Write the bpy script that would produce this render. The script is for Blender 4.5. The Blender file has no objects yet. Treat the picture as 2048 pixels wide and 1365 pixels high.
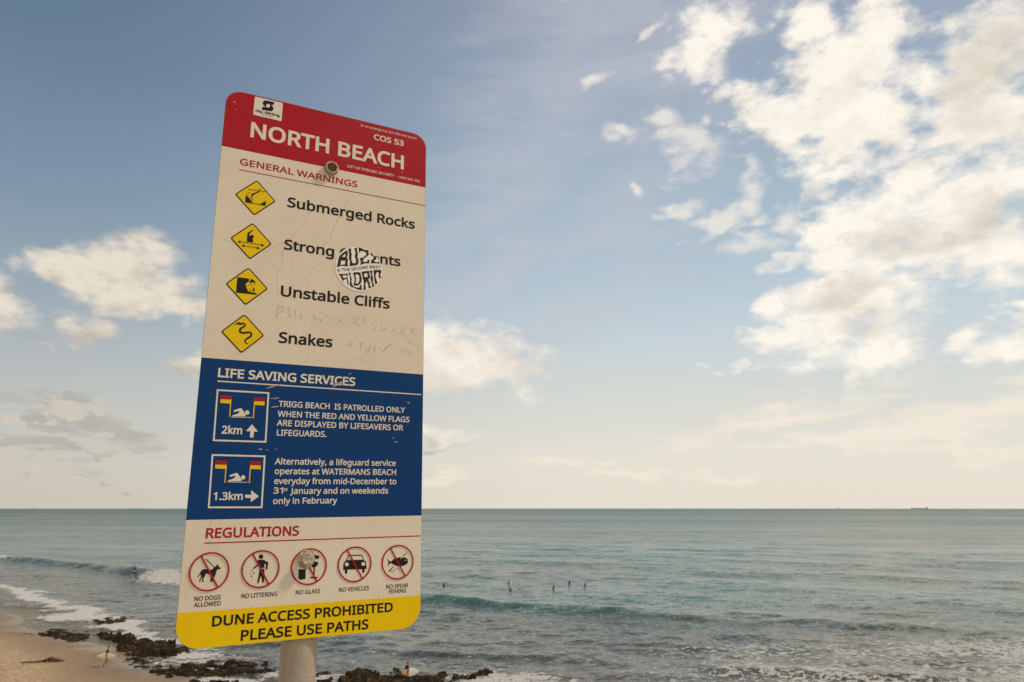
import bpy, bmesh, math, random
import numpy as np
from mathutils import Vector, Matrix, noise as mnoise
from mathutils.geometry import delaunay_2d_cdt
R = math.radians
scene = bpy.context.scene
COL = scene.collection

# ------------------------------------------------------------------ camera
CAM_Z = 14.0                                   # eye height above the sea, standing on the dune
cam = bpy.data.cameras.new("camera")
cam_ob = bpy.data.objects.new("camera", cam)
COL.objects.link(cam_ob)
cam.sensor_width = 36.0
cam.lens = 24.0
cam.clip_start = 0.05
cam.clip_end = 60000
cam_ob.location = (0, 0, CAM_Z)
cam_ob.rotation_euler = (R(90 + 13.73), 0, 0)
cam.dof.use_dof = True
cam.dof.focus_distance = 1.40
cam.dof.aperture_fstop = 11.0
scene.camera = cam_ob

# ------------------------------------------------------------------ colour management
scene.view_settings.view_transform = 'Standard'
scene.view_settings.look = 'None'
scene.view_settings.exposure = 0.0
scene.view_settings.gamma = 1.0

SUN_EL, SUN_AZ = R(50), R(86)                  # sun high on the right, azimuth measured from +Y to +X

# ------------------------------------------------------------------ node helpers
class NT:
    def __init__(self, tree):
        self.t = tree
    def n(self, kind, **kw):
        nd = self.t.nodes.new(kind)
        for k, v in kw.items():
            setattr(nd, k, v)
        return nd
    def link(self, a, b):
        self.t.links.new(a, b)
    def put(self, sock, v):
        if hasattr(v, 'is_output'):
            self.link(v, sock)
        else:
            sock.default_value = v
    def math(self, op, a, b=None, c=None, clamp=False):
        nd = self.n('ShaderNodeMath', operation=op, use_clamp=clamp)
        self.put(nd.inputs[0], a)
        if b is not None: self.put(nd.inputs[1], b)
        if c is not None: self.put(nd.inputs[2], c)
        return nd.outputs[0]
    def vmath(self, op, a, b=None):
        nd = self.n('ShaderNodeVectorMath', operation=op)
        self.put(nd.inputs[0], a)
        if b is not None: self.put(nd.inputs[1], b)
        return nd.outputs['Value'] if op in ('LENGTH', 'DOT_PRODUCT') else nd.outputs[0]
    def scale(self, v, s):
        nd = self.n('ShaderNodeVectorMath', operation='SCALE')
        self.put(nd.inputs[0], v); self.put(nd.inputs['Scale'], s)
        return nd.outputs[0]
    def smooth(self, v, lo, hi, a=0.0, b=1.0):
        nd = self.n('ShaderNodeMapRange', interpolation_type='SMOOTHSTEP')
        self.put(nd.inputs['Value'], v)
        nd.inputs['From Min'].default_value = lo; nd.inputs['From Max'].default_value = hi
        nd.inputs['To Min'].default_value = a; nd.inputs['To Max'].default_value = b
        return nd.outputs[0]
    def mix(self, f, a, b, kind='RGBA', blend='MIX'):
        nd = self.n('ShaderNodeMix', data_type=kind)
        if kind == 'RGBA':
            nd.blend_type = blend
            i = (0, 6, 7); o = 2
        else:
            i = (0, 2, 3); o = 0
        self.put(nd.inputs[i[0]], f); self.put(nd.inputs[i[1]], a); self.put(nd.inputs[i[2]], b)
        return nd.outputs[o]
    def noise(self, vec, scale, detail=4.0, rough=0.5, dist=0.0, color=False):
        nd = self.n('ShaderNodeTexNoise')
        if vec is not None: self.link(vec, nd.inputs['Vector'])
        nd.inputs['Scale'].default_value = scale
        nd.inputs['Detail'].default_value = detail
        nd.inputs['Roughness'].default_value = rough
        nd.inputs['Distortion'].default_value = dist
        return nd.outputs['Color' if color else 'Fac']
    def mapping(self, vec, loc=(0, 0, 0), rot=(0, 0, 0), scale=(1, 1, 1), kind='POINT'):
        nd = self.n('ShaderNodeMapping', vector_type=kind)
        self.link(vec, nd.inputs['Vector'])
        nd.inputs['Location'].default_value = loc
        nd.inputs['Rotation'].default_value = rot
        nd.inputs['Scale'].default_value = scale
        return nd.outputs[0]
    def ramp(self, fac, stops, interp='LINEAR'):
        nd = self.n('ShaderNodeValToRGB')
        nd.color_ramp.interpolation = interp
        els = nd.color_ramp.elements
        while len(els) < len(stops): els.new(0.5)
        for e, (p, c) in zip(els, stops):
            e.position = p; e.color = (*c, 1)
        self.put(nd.inputs[0], fac)
        return nd.outputs[0]

def lin(r, g, b):
    f = lambda c: (c / 255 / 12.92) if c / 255 <= 0.04045 else ((c / 255 + 0.055) / 1.055) ** 2.4
    return (f(r), f(g), f(b))

# ------------------------------------------------------------------ world: sky, high haze and clouds
# azimuth, elevation, half width, half height (degrees) and slant of each cloud
BANK = [
 (-32.14,16.42,4.52,1.59,0),
 (-30.58,17.56,4.01,2.01,0),
 (-28.02,15.65,4.16,1.99,0),
 (-30.64,14.9,3.56,1.37,0),
 (-35.12,15.68,1.48,1,0),
 (-26.35,14.92,2.81,1.26,0),
 (-38.23,12.13,2.29,1.77,0),
 (-37.65,13.59,1.19,1.04,0),
 (-33.4,12.76,1.8,1.02,0),
 (-5.74,12.51,6.48,2.62,0),
 (-1.67,11.23,5.26,1.69,-8),
 (-6.11,10.34,6.18,1.49,0),
 (-25.17,10.46,1.99,1.1,0),
 (-6.42,6.2,3.72,0.92,0),
]
MASS = [
 (21.31,30.08,3.35,1.92,-25),
 (24.74,28.18,3.97,1.99,0),
 (28.84,30.16,2.97,4.44,20),
 (31.23,33.64,2.71,3.31,10),
 (34.32,30.74,2.84,2.8,20),
 (38.01,29.24,4.1,4.06,0),
 (39.45,31.95,3.42,2.91,0),
 (29.49,26.82,4.9,2.88,0),
 (35.6,26.31,3.97,1.99,0),
 (31.84,23.42,5.26,2.7,25),
 (36.62,20.88,4.36,3.5,10),
 (28.7,20.78,4.48,2.42,25),
 (33.4,18.06,5.57,2.33,0),
 (32.28,19.36,3.47,1.96,0),
 (36.93,17,2.78,2.24,0),
 (26.24,18.17,2.36,1.46,25),
 (27.27,14.61,4.47,2.17,12),
 (24.92,12.59,4.61,1.79,15),
 (28.75,12.55,2.91,2.47,-20),
 (22.29,15.85,2.28,1.47,0),
 (30.3,11.63,1.77,1.14,0),
 (35.85,10.66,2.16,0.99,-5),
 (37.83,12.53,0.72,0.52,0),
 (17.66,36.56,2.82,1.51,25),
 (26.87,35.44,1.71,2.49,25),
]
WISPS = [
 (16.43,35.34,1.28,1.08,0),
 (13.68,37.95,1.23,0.45,20),
 (8.79,34.17,1.66,0.81,0),
 (5.58,39.88,1.09,0.53,0),
 (15.84,28.25,2.37,1.26,15),
 (14.22,29.95,1.85,0.84,0),
 (11.07,29.5,2.24,0.6,-10),
 (20.08,25.97,1.62,1.43,-40),
 (20.11,24.05,1.16,1.78,0),
 (17.76,22.98,2.49,0.7,20),
 (14.91,24.27,1.32,0.66,0),
 (20.37,20.31,1.83,1.04,10),
 (23.32,22.43,2.02,0.84,25),
 (11.31,25.7,0.49,0.4,0),
 (20.56,22.44,1.75,0.64,15),
 (22.52,18.29,1.88,0.52,15),
 (15.14,11.95,0.8,0.45,0),
 (16.68,11.13,1.05,0.36,0),
 (18.83,11.24,0.69,0.49,0),
 (-3.42,14.14,0.97,0.33,0),
 (27.47,10.25,1.2,0.58,0),
 (18.36,34.7,1.06,1.01,0),
]
GREY_BASES = [
 (37.66,29.03,3.53,4.08,15),
 (31.24,19.02,3.88,1.43,5),
 (27.01,15.4,3.41,1.09,8),
 (27.12,13.31,2.64,1.09,0),
 (35.33,18.38,2.6,1.52,0),
 (37.34,19.67,2.18,2.21,0),
 (39.63,31.25,2.8,3.25,0),
]
STRATUS = [
 (-34.59,7.27,6.14,1.23,-6),
 (-30.84,6.22,5.84,1.03,-10),
 (-35.26,5.85,4.95,0.98,0),
 (-34.06,5.52,4.03,0.84,0),
 (-32.36,3.78,8.21,0.62,-4),
 (-34.84,2.83,5.97,0.52,-2),
 (-5.15,4.86,2.78,0.46,0),
 (-34.19,10.8,2.02,0.35,0),
 (-29.7,1.94,7.38,0.31,0),
]
SOFT = [
 (32.76,6.37,7.93,1.87,8),
 (26.25,5.3,11.23,1.24,8),
 (33.99,4.56,6.56,1.3,4),
 (21.49,7.04,11.27,1.12,10),
 (8.07,4.02,2.04,0.27,0),
 (-6.74,3.02,3.21,0.72,0),
 (35.55,7.53,4.47,1.29,8),
 (11.25,2.99,12.65,0.62,3),
]
CIRRUS = [
 (5.94,33.05,15.98,7.55,35),
 (7.54,37.99,13.33,3.76,20),
 (-1.09,24.61,12.08,3.14,30),
 (13.94,35.31,12.38,4.59,30),
 (-3.26,18.82,12.8,2.32,28),
 (10.12,23.87,9.49,4.85,30),
 (5.47,15.44,15.28,2.1,22),
]

world = bpy.data.worlds.new("World")
scene.world = world
world.use_nodes = True
wt = NT(world.node_tree)
for nd in list(world.node_tree.nodes): world.node_tree.nodes.remove(nd)
w_out = wt.n('ShaderNodeOutputWorld')
tc = wt.n('ShaderNodeTexCoord').outputs['Generated']
dirn = wt.vmath('NORMALIZE', tc)
sep = wt.n('ShaderNodeSeparateXYZ'); wt.link(dirn, sep.inputs[0])
dx_, dy_, dz_ = sep.outputs
az = wt.math('MULTIPLY', wt.math('ARCTAN2', dx_, dy_), 180 / math.pi)
el = wt.math('MULTIPLY', wt.math('ARCSINE', dz_), 180 / math.pi)
comb = wt.n('ShaderNodeCombineXYZ'); wt.put(comb.inputs[0], az); wt.put(comb.inputs[1], el)
ae = comb.outputs[0]

sky = wt.n('ShaderNodeTexSky', sky_type='NISHITA')
sky.sun_disc = False
sky.sun_elevation = SUN_EL
sky.sun_rotation = SUN_AZ
sky.air_density = 1.0; sky.dust_density = 2.5; sky.ozone_density = 1.0
bg_sky = wt.n('ShaderNodeBackground'); wt.link(sky.outputs[0], bg_sky.inputs[0]); bg_sky.inputs[1].default_value = 0.09

# high thin haze: its colour by height above the horizon and by how near the sun it lies
haze_far = wt.ramp(wt.math('DIVIDE', el, 60.0, clamp=True), [
    (0.0, lin(207, 200, 185)), (0.06, lin(205, 201, 190)), (0.15, lin(188, 192, 190)), (0.24, lin(158, 173, 183)),
    (0.36, lin(130, 151, 170)), (0.52, lin(105, 128, 152)), (0.70, lin(88, 112, 141)), (1.0, lin(82, 104, 134))])
haze_sun = wt.ramp(wt.math('DIVIDE', el, 60.0, clamp=True), [
    (0.0, lin(237, 228, 212)), (0.06, lin(235, 229, 216)), (0.14, lin(220, 221, 214)), (0.24, lin(199, 213, 220)),
    (0.36, lin(174, 194, 208)), (0.52, lin(158, 175, 193)), (0.70, lin(150, 159, 178)), (1.0, lin(145, 152, 171))])
to_sun = wt.smooth(az, -42.0, 12.0)
haze_col = wt.mix(to_sun, haze_far, haze_sun)

pv = wt.mapping(dirn, scale=(1, 1, 1.7))
fbm = wt.noise(pv, 11.0, 10.0, 0.60)
fbm_sun = wt.noise(wt.mapping(pv, loc=(0.012, 0.0, 0.030)), 11.0, 8.0, 0.58)
big = wt.noise(pv, 3.2, 3.0, 0.5)
warp = wt.noise(pv, 9.0, 3.0, 0.55, color=True)
warp_v = wt.scale(wt.vmath('SUBTRACT', warp, (0.5, 0.5, 0.5)), 7.0)
aew = wt.vmath('ADD', ae, warp_v)

def field(blobs, base, soft=0.30):
    """1 in the middle of each cloud, 0 at its rim, negative outside; neighbouring clouds run together"""
    turned = {}
    d = None
    for i, (a, e, ra, re, rot) in enumerate(blobs):
        q = int(round(rot / 12.0)) * 12
        if q not in turned:
            turned[q] = base if q == 0 else wt.mapping(base, rot=(0, 0, R(-q)))
        c, s_ = math.cos(R(-q)), math.sin(R(-q))
        ca, ce = a * c - e * s_, a * s_ + e * c
        here = turned[q]
        if d is not None and i % 4 == 0:
            # every fourth cloud waits for the ones before it, which keeps the shader small
            here = wt.vmath('ADD', here, wt.math('MULTIPLY', d, 1e-7))
        nd = wt.n('ShaderNodeVectorMath', operation='MULTIPLY_ADD')
        wt.link(here, nd.inputs[0]); nd.inputs[1].default_value = (1 / ra, 1 / re, 0); nd.inputs[2].default_value = (-ca / ra, -ce / re, 0)
        l = wt.vmath('LENGTH', nd.outputs[0])
        d = l if d is None else wt.math('SMOOTH_MIN', d, l, soft)
    return wt.math('SUBTRACT', 1.0, d)

# the field of cumulus, carried on around the part of the sky behind the viewer by a plain noise cover
mass = field(MASS, aew, 0.4)
behind = wt.math('MULTIPLY', wt.smooth(wt.math('ABSOLUTE', az), 42.0, 60.0), wt.smooth(el, 0.0, 8.0))
cover = wt.math('SUBTRACT', wt.math('MULTIPLY', wt.math('SUBTRACT', big, 0.50), 5.0), wt.math('MULTIPLY', wt.math('SUBTRACT', 1.0, behind), 6.0))
mass = wt.math('MAXIMUM', wt.math('MAXIMUM', mass, -1.5), cover)
fine = wt.noise(pv, 36.0, 7.0, 0.62)
f0 = wt.math('SUBTRACT', fbm, 0.5); f1 = wt.math('SUBTRACT', fine, 0.5)
def puff(base, a0, a1, lo, hi):
    v = wt.math('ADD', base, wt.math('ADD', wt.math('MULTIPLY', f0, a0), wt.math('MULTIPLY', f1, a1)))
    return wt.smooth(v, lo, hi)
mass_a = puff(mass, 3.7, 1.6, -0.44, 0.60)
wisp_a = wt.math('MULTIPLY', puff(field(WISPS, aew, 0.25), 3.0, 2.2, -0.40, 1.0), 0.74)
bank = field(BANK, aew, 0.35)
bank_a = wt.math('MULTIPLY', puff(bank, 2.2, 0.9, -0.22, 0.62), 0.96)
relief = wt.math('SUBTRACT', fbm_sun, fbm)
under = wt.smooth(wt.math('ADD', field(GREY_BASES, aew, 0.3), wt.math('MULTIPLY', f0, 1.6)), -0.25, 0.9)
grey_m = wt.math('ADD', wt.math('MULTIPLY', under, 0.85), wt.math('ADD', wt.math('MULTIPLY', relief, 1.9), wt.math('MULTIPLY', wt.math('ADD', wt.math('MULTIPLY', wt.math('SUBTRACT', big, 0.50), 0.6), wt.math('MULTIPLY', f1, 0.9)), 1.0)), clamp=True)
mass_col = wt.mix(grey_m, (*lin(254, 247, 235), 1), (*lin(222, 213, 199), 1))
grey_b = wt.math('ADD', wt.math('MULTIPLY', wt.smooth(wt.math('ADD', el, wt.math('MULTIPLY', f0, 14.0)), 17.5, 11.5), 0.62), wt.math('MULTIPLY', relief, 3.2), clamp=True)
bank_far = wt.mix(grey_b, (*lin(238, 226, 208), 1), (*lin(196, 188, 176), 1))
bank_near = wt.mix(grey_b, (*lin(253, 244, 230), 1), (*lin(232, 222, 206), 1))
bank_col = wt.mix(wt.smooth(az, -26, -8), bank_far, bank_near)

stretch = wt.mapping(dirn, scale=(1, 1, 7.0))
streak = wt.noise(stretch, 9.0, 8.0, 0.6)
gr = field(STRATUS, aew)
gr_a = wt.math('MULTIPLY', wt.smooth(wt.math('ADD', gr, wt.math('MULTIPLY', wt.math('SUBTRACT', streak, 0.5), 3.5)), 0.0, 1.0), 0.80)
gr_col = wt.mix(wt.smooth(wt.math('ADD', streak, wt.math('MULTIPLY', relief, 3.0)), 0.40, 0.62), (*lin(214, 203, 186), 1), (*lin(180, 176, 167), 1))
so = field(SOFT, aew)
so_a = wt.math('MULTIPLY', wt.smooth(wt.math('ADD', so, wt.math('MULTIPLY', wt.math('SUBTRACT', streak, 0.5), 3.2)), -0.1, 1.1), 0.85)
ci_v = wt.mapping(dirn, rot=(0, R(-32), 0), scale=(1, 1, 5.0))
ci_n = wt.noise(ci_v, 5.0, 7.0, 0.58, 0.4)
ci = field(CIRRUS, aew)
ci_a = wt.math('MULTIPLY', wt.smooth(wt.math('ADD', ci, wt.math('MULTIPLY', wt.math('SUBTRACT', ci_n, 0.5), 2.6)), -0.5, 1.1), 0.55)

c1 = wt.mix(ci_a, haze_col, (*lin(200, 201, 209), 1))
c2 = wt.mix(so_a, c1, (*lin(249, 237, 219), 1))
c3 = wt.mix(gr_a, c2, gr_col)
c4 = wt.mix(bank_a, wt.mix(mass_a, wt.mix(wisp_a, c3, (*lin(250, 242, 229), 1)), mass_col), bank_col)
cum_a = wt.math('MAXIMUM', mass_a, wt.math('MAXIMUM', bank_a, wisp_a))
ground_glow = wt.smooth(el, -1.0, -0.05)
c5 = wt.mix(ground_glow, (*lin(120, 112, 98), 1), c4)
bg_cloud = wt.n('ShaderNodeBackground'); wt.link(c5, bg_cloud.inputs[0]); bg_cloud.inputs[1].default_value = 1.0
veil = wt.math('MAXIMUM', wt.math('MAXIMUM', cum_a, so_a), wt.math('MAXIMUM', gr_a, 0.93))
w_mix = wt.n('ShaderNodeMixShader')
wt.put(w_mix.inputs[0], veil)
wt.link(bg_sky.outputs[0], w_mix.inputs[1]); wt.link(bg_cloud.outputs[0], w_mix.inputs[2])
wt.link(w_mix.outputs[0], w_out.inputs[0])

# ------------------------------------------------------------------ sun
sun = bpy.data.lights.new("sun", 'SUN')
sun.energy = 2.2
sun.angle = R(5.0)                             # veiled by thin cloud
sun.color = (1.0, 0.88, 0.70)
sun_ob = bpy.data.objects.new("sun", sun)
COL.objects.link(sun_ob)
sd = Vector((math.sin(SUN_AZ) * math.cos(SUN_EL), math.cos(SUN_AZ) * math.cos(SUN_EL), math.sin(SUN_EL)))
sun_ob.rotation_euler = (-sd).to_track_quat('-Z', 'Y').to_euler()
sun_ob.location = (40, 0, 60)

# ------------------------------------------------------------------ material helpers
def mat(name, base, rough=0.6, spec=0.5, metal=0.0):
    m = bpy.data.materials.new(name)
    m.use_nodes = True
    t = NT(m.node_tree)
    b = m.node_tree.nodes['Principled BSDF']
    b.inputs['Base Color'].default_value = (*base, 1)
    b.inputs['Roughness'].default_value = rough
    b.inputs['Specular IOR Level'].default_value = spec
    b.inputs['Metallic'].default_value = metal
    return m, t, b

def obj_co(t):
    return t.n('ShaderNodeTexCoord').outputs['Object']

def mottled(name, c1, c2, scale, rough=0.6, spec=0.5, bump=0.0, bscale=None, metal=0.0, detail=5.0):
    """a surface of one material whose own colour varies a little"""
    m, t, b = mat(name, c1, rough, spec, metal)
    co = obj_co(t)
    n = t.noise(co, scale, detail, 0.6)
    t.link(t.mix(t.smooth(n, 0.3, 0.7), (*c1, 1), (*c2, 1)), b.inputs['Base Color'])
    if bump:
        bn = t.n('ShaderNodeBump'); bn.inputs['Strength'].default_value = 1.0; bn.inputs['Distance'].default_value = bump
        t.link(t.noise(co, bscale or scale, 6.0, 0.6), bn.inputs['Height'])
        t.link(bn.outputs[0], b.inputs['Normal'])
    return m

def sheet(name, c, dust, cracks=0.0, rough=0.38, fade=0.10):
    """printed vinyl sheet of the sign: faded, dusty, crazed where cracks > 0"""
    m, t, b = mat(name, c, rough, 0.16)
    co = obj_co(t)
    n = t.noise(co, 5.0, 6.0, 0.65)
    fine = t.noise(co, 160.0, 3.0, 0.6)
    k = t.mix(t.math('MULTIPLY', t.smooth(n, 0.35, 0.75), fade), (*c, 1), (*dust, 1))
    k = t.mix(t.math('MULTIPLY', t.smooth(fine, 0.55, 0.8), fade * 0.6), k, (*dust, 1))
    run = t.noise(t.mapping(co, scale=(70, 1, 2.2)), 1.0, 4.0, 0.6)
    k = t.mix(t.math('MULTIPLY', t.smooth(run, 0.56, 0.78), fade * 0.9), k, (*dust, 1))
    if cracks:
        wv = t.noise(co, 9.0, 3.0, 0.5, color=True)
        cw = t.vmath('ADD', co, t.scale(t.vmath('SUBTRACT', wv, (0.5, 0.5, 0.5)), 0.055))
        cr = None
        for sc_, wd, am in ((6.5, 0.0042, 0.9), (15.0, 0.0036, 0.45)):
            v = t.n('ShaderNodeTexVoronoi', feature='DISTANCE_TO_EDGE')
            t.link(t.mapping(cw, scale=(1.0, 0.02, 0.75)), v.inputs['Vector']); v.inputs['Scale'].default_value = sc_
            line = t.math('MULTIPLY', t.smooth(v.outputs['Distance'], 0.0, wd * sc_ / 7.5, 1.0, 0.0), am)
            patch = t.smooth(t.noise(co, 6.0 + sc_ * 0.2, 2.0, 0.5), 0.38, 0.60)
            line = t.math('MULTIPLY', line, patch)
            cr = line if cr is None else t.math('MAXIMUM', cr, line)
        k = t.mix(t.math('MULTIPLY', cr, cracks), k, (0.20, 0.13, 0.075, 1))
    sp = t.n('ShaderNodeTexVoronoi', feature='F1'); t.link(t.mapping(co, scale=(1, 0.02, 1)), sp.inputs['Vector']); sp.inputs['Scale'].default_value = 34.0
    dot = t.math('MULTIPLY', t.smooth(sp.outputs['Distance'], 0.02, 0.05, 1.0, 0.0), t.smooth(t.noise(co, 11.0, 1.0), 0.55, 0.65))
    k = t.mix(t.math('MULTIPLY', dot, 0.6), k, (*dust, 1))
    t.link(k, b.inputs['Base Color'])
    t.link(t.smooth(n, 0.2, 0.8, rough - 0.08, rough + 0.14), b.inputs['Roughness'])
    bn = t.n('ShaderNodeBump'); bn.inputs['Strength'].default_value = 0.25; bn.inputs['Distance'].default_value = 0.002
    t.link(t.noise(co, 14.0, 3.0, 0.5), bn.inputs['Height']); t.link(bn.outputs[0], b.inputs['Normal'])
    return m

CREAM = (0.80, 0.70, 0.545)
M = {}
M['white'] = sheet('sign_white', (0.80, 0.72, 0.58), (0.42, 0.34, 0.24), 0.0)
M['cream'] = sheet('sign_cream', CREAM, (0.52, 0.40, 0.27), 0.48, fade=0.20)
M['red'] = sheet('sign_red', (0.42, 0.009, 0.016), (0.36, 0.09, 0.06), 0.0, fade=0.07)
M['blue'] = sheet('sign_blue', (0.0008, 0.042, 0.165), (0.04, 0.085, 0.15), 0.0, fade=0.07)
M['yellow'] = sheet('sign_yellow', (0.86, 0.58, 0.001), (0.56, 0.36, 0.03), 0.10, fade=0.08)
M['black'] = sheet('sign_black', (0.016, 0.013, 0.011), (0.09, 0.07, 0.05), 0.0)
M['navy'] = sheet('sign_navy', (0.010, 0.011, 0.020), (0.06, 0.05, 0.05), 0.0)
M['ink'] = sheet('sticker_ink', (0.040, 0.032, 0.028), (0.09, 0.07, 0.06), 0.0)
M['sticker'] = sheet('sticker_paper', (0.95, 0.87, 0.78), (0.7, 0.58, 0.46), 0.0)
M['bare'] = mottled('scraped_patch', (0.62, 0.52, 0.40), (0.40, 0.32, 0.24), 300.0, 0.7, 0.2)
gm, gt, gb = mat('faded_marker', (0.05, 0.33, 0.47), 0.5, 0.3)
_tr = gt.n('ShaderNodeBsdfTransparent'); _mx = gt.n('ShaderNodeMixShader')
gt.link(gt.smooth(gt.noise(obj_co(gt), 120.0, 4.0, 0.7), 0.40, 0.62, 0.22, 0.90), _mx.inputs[0])
gt.link(_tr.outputs[0], _mx.inputs[1]); gt.link(gb.outputs[0], _mx.inputs[2])
gt.link(_mx.outputs[0], gm.node_tree.nodes['Material Output'].inputs[0])
M['graffiti'] = gm
M['plate'] = mottled('weathered_aluminium', (0.42, 0.40, 0.35), (0.26, 0.23, 0.18), 30.0, 0.5, 0.5)
M['galv'] = None
def galv():
    m, t, b = mat('galvanised_steel', (0.34, 0.29, 0.23), 0.55, 0.5, 0.35)
    co = obj_co(t)
    v = t.n('ShaderNodeTexVoronoi', feature='F1'); t.link(co, v.inputs['Vector']); v.inputs['Scale'].default_value = 320.0
    n = t.noise(co, 26.0, 6.0, 0.65)
    st = t.noise(t.mapping(co, scale=(60, 60, 3)), 1.0, 4.0, 0.6)
    k = t.mix(v.outputs['Color'], (0.38, 0.315, 0.235, 1), (0.50, 0.425, 0.33, 1))
    k = t.mix(t.smooth(n, 0.45, 0.75), k, (0.40, 0.29, 0.19, 1))
    k = t.mix(t.math('MULTIPLY', t.smooth(st, 0.55, 0.75), 0.6), k, (0.34, 0.25, 0.17, 1))
    t.link(k, b.inputs['Base Color'])
    bn = t.n('ShaderNodeBump'); bn.inputs['Strength'].default_value = 0.5; bn.inputs['Distance'].default_value = 0.0008
    t.link(n, bn.inputs['Height']); t.link(bn.outputs[0], b.inputs['Normal'])
    return m
M['galv'] = galv()
M['bolt'] = mottled('bolt_paint', (0.62, 0.52, 0.39), (0.30, 0.22, 0.15), 180.0, 0.55, 0.4, 0.0008, 220.0)
M['rust'] = mottled('rusted_steel', (0.17, 0.075, 0.032), (0.04, 0.022, 0.014), 260.0, 0.85, 0.2, 0.0015, 300.0)

# ------------------------------------------------------------------ object helpers
def mesh_obj(name, me, parent=None, mats=()):
    for m in mats: me.materials.append(m)
    o = bpy.data.objects.new(name, me)
    COL.objects.link(o)
    if parent is not None: o.parent = parent
    return o
def from_bm(name, bm, mats, parent=None, smooth=False):
    me = bpy.data.meshes.new(name)
    bm.to_mesh(me); bm.free()
    if smooth:
        for p in me.polygons: p.use_smooth = True
    return mesh_obj(name, me, parent, mats)
def empty(name, loc, rot=(0, 0, 0)):
    o = bpy.data.objects.new(name, None); COL.objects.link(o)
    o.location = loc; o.rotation_euler = rot; o.empty_display_size = 0.2
    return o
def tag(o, label=None, category=None, group=None, kind=None):
    if label: o['label'] = label
    if category: o['category'] = category
    if group: o['group'] = group
    if kind: o['kind'] = kind
    return o
def drop(datablocks, d):
    datablocks.remove(d)

# ------------------------------------------------------------------ value noise for terrain and water
_rng = np.random.RandomState(7)
_LAT = _rng.rand(256, 256)
def vnoise(x, y):
    xi = np.floor(x).astype(int); yi = np.floor(y).astype(int)
    fx = x - xi; fy = y - yi
    fx = fx * fx * (3 - 2 * fx); fy = fy * fy * (3 - 2 * fy)
    a = _LAT[xi & 255, yi & 255]; b = _LAT[(xi + 1) & 255, yi & 255]
    c = _LAT[xi & 255, (yi + 1) & 255]; d = _LAT[(xi + 1) & 255, (yi + 1) & 255]
    return (a * (1 - fx) + b * fx) * (1 - fy) + (c * (1 - fx) + d * fx) * fy - 0.5
def fbm2(x, y, octaves=4, gain=0.5):
    s = 0; a = 1.0; f = 1.0
    for i in range(octaves):
        s = s + a * vnoise(x * f + 17.3 * i, y * f - 9.1 * i); a *= gain; f *= 2.03
    return s
def sstep(v, lo, hi):
    t = np.clip((v - lo) / (hi - lo), 0, 1); return t * t * (3 - 2 * t)
def to_line(x, y, pts):
    """distance to a polyline, signed + on its seaward (left-hand when walking +X) side, and how far along it"""
    best = np.full(x.shape, 1e9); sg = np.ones(x.shape); al = np.zeros(x.shape)
    n = len(pts) - 1
    for i in range(n):
        ax, ay = pts[i]; bx, by = pts[i + 1]
        vx, vy = bx - ax, by - ay
        t = np.clip(((x - ax) * vx + (y - ay) * vy) / (vx * vx + vy * vy), 0, 1)
        ex, ey = x - ax - t * vx, y - ay - t * vy
        d = np.hypot(ex, ey); m = d < best
        best = np.where(m, d, best); sg = np.where(m, np.sign(vx * ey - vy * ex), sg); al = np.where(m, i + t, al)
    return best * np.where(sg == 0, 1, sg), al

SHORE = [(-420, 330), (-200, 195), (-94.5, 116.6), (-71.6, 101.7), (-56.5, 85.8), (-47.2, 79.3), (-39.6, 73.5), (-34.5, 66.9),
         (-29.9, 64.1), (-26.4, 61.0), (-19.7, 56.2), (-4.7, 55.0), (13.1, 52.3), (38.2, 49.0), (120, 30), (420, -40)]
def terrain_z(x, y):
    d, _ = to_line(x, y, SHORE)
    d = -d + fbm2(x / 9.0, y / 9.0, 3) * 2.2
    land = np.where(d > 0, 0.045 * np.minimum(d, 9) + 0.06 * np.clip(d - 9, 0, 22), 0.05 * np.maximum(d, -160))
    land = land + np.where(d > 0, 1, 0.4) * fbm2(x / 2.6, y / 2.6, 3) * 0.06 * sstep(d, -2, 6)
    dune = 10.2 * sstep(d, 30, 55) * (1 + 0.10 * fbm2(x / 5.0, y / 5.0, 3))
    near = np.hypot(x, y + 1.5)
    top = land + dune
    return np.where(d > 40, top * sstep(near, 2, 9) + 12.40 * (1 - sstep(near, 2, 9)), top)

def grid_mesh(name, X, Y, Z, keep=None, smooth=True):
    nr, nc = X.shape
    idx = np.arange(nr * nc).reshape(nr, nc)
    q = np.stack([idx[:-1, :-1], idx[:-1, 1:], idx[1:, 1:], idx[1:, :-1]], -1).reshape(-1, 4)
    if keep is not None:
        kk = keep.reshape(-1); q = q[kk[q].any(1)]
        used = np.unique(q); remap = np.full(nr * nc, -1); remap[used] = np.arange(len(used)); q = remap[q]
    else:
        used = np.arange(nr * nc)
    co = np.stack([X.reshape(-1)[used], Y.reshape(-1)[used], Z.reshape(-1)[used]], -1)
    me = bpy.data.meshes.new(name)
    me.vertices.add(len(co)); me.vertices.foreach_set('co', co.astype(np.float32).reshape(-1))
    me.loops.add(len(q) * 4); me.loops.foreach_set('vertex_index', q.astype(np.int32).reshape(-1))
    me.polygons.add(len(q)); me.polygons.foreach_set('loop_start', np.arange(0, len(q) * 4, 4, dtype=np.int32))
    me.update(calc_edges=True)
    if smooth: me.polygons.foreach_set('use_smooth', np.ones(len(q), bool))
    me.validate()
    return me, used

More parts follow.
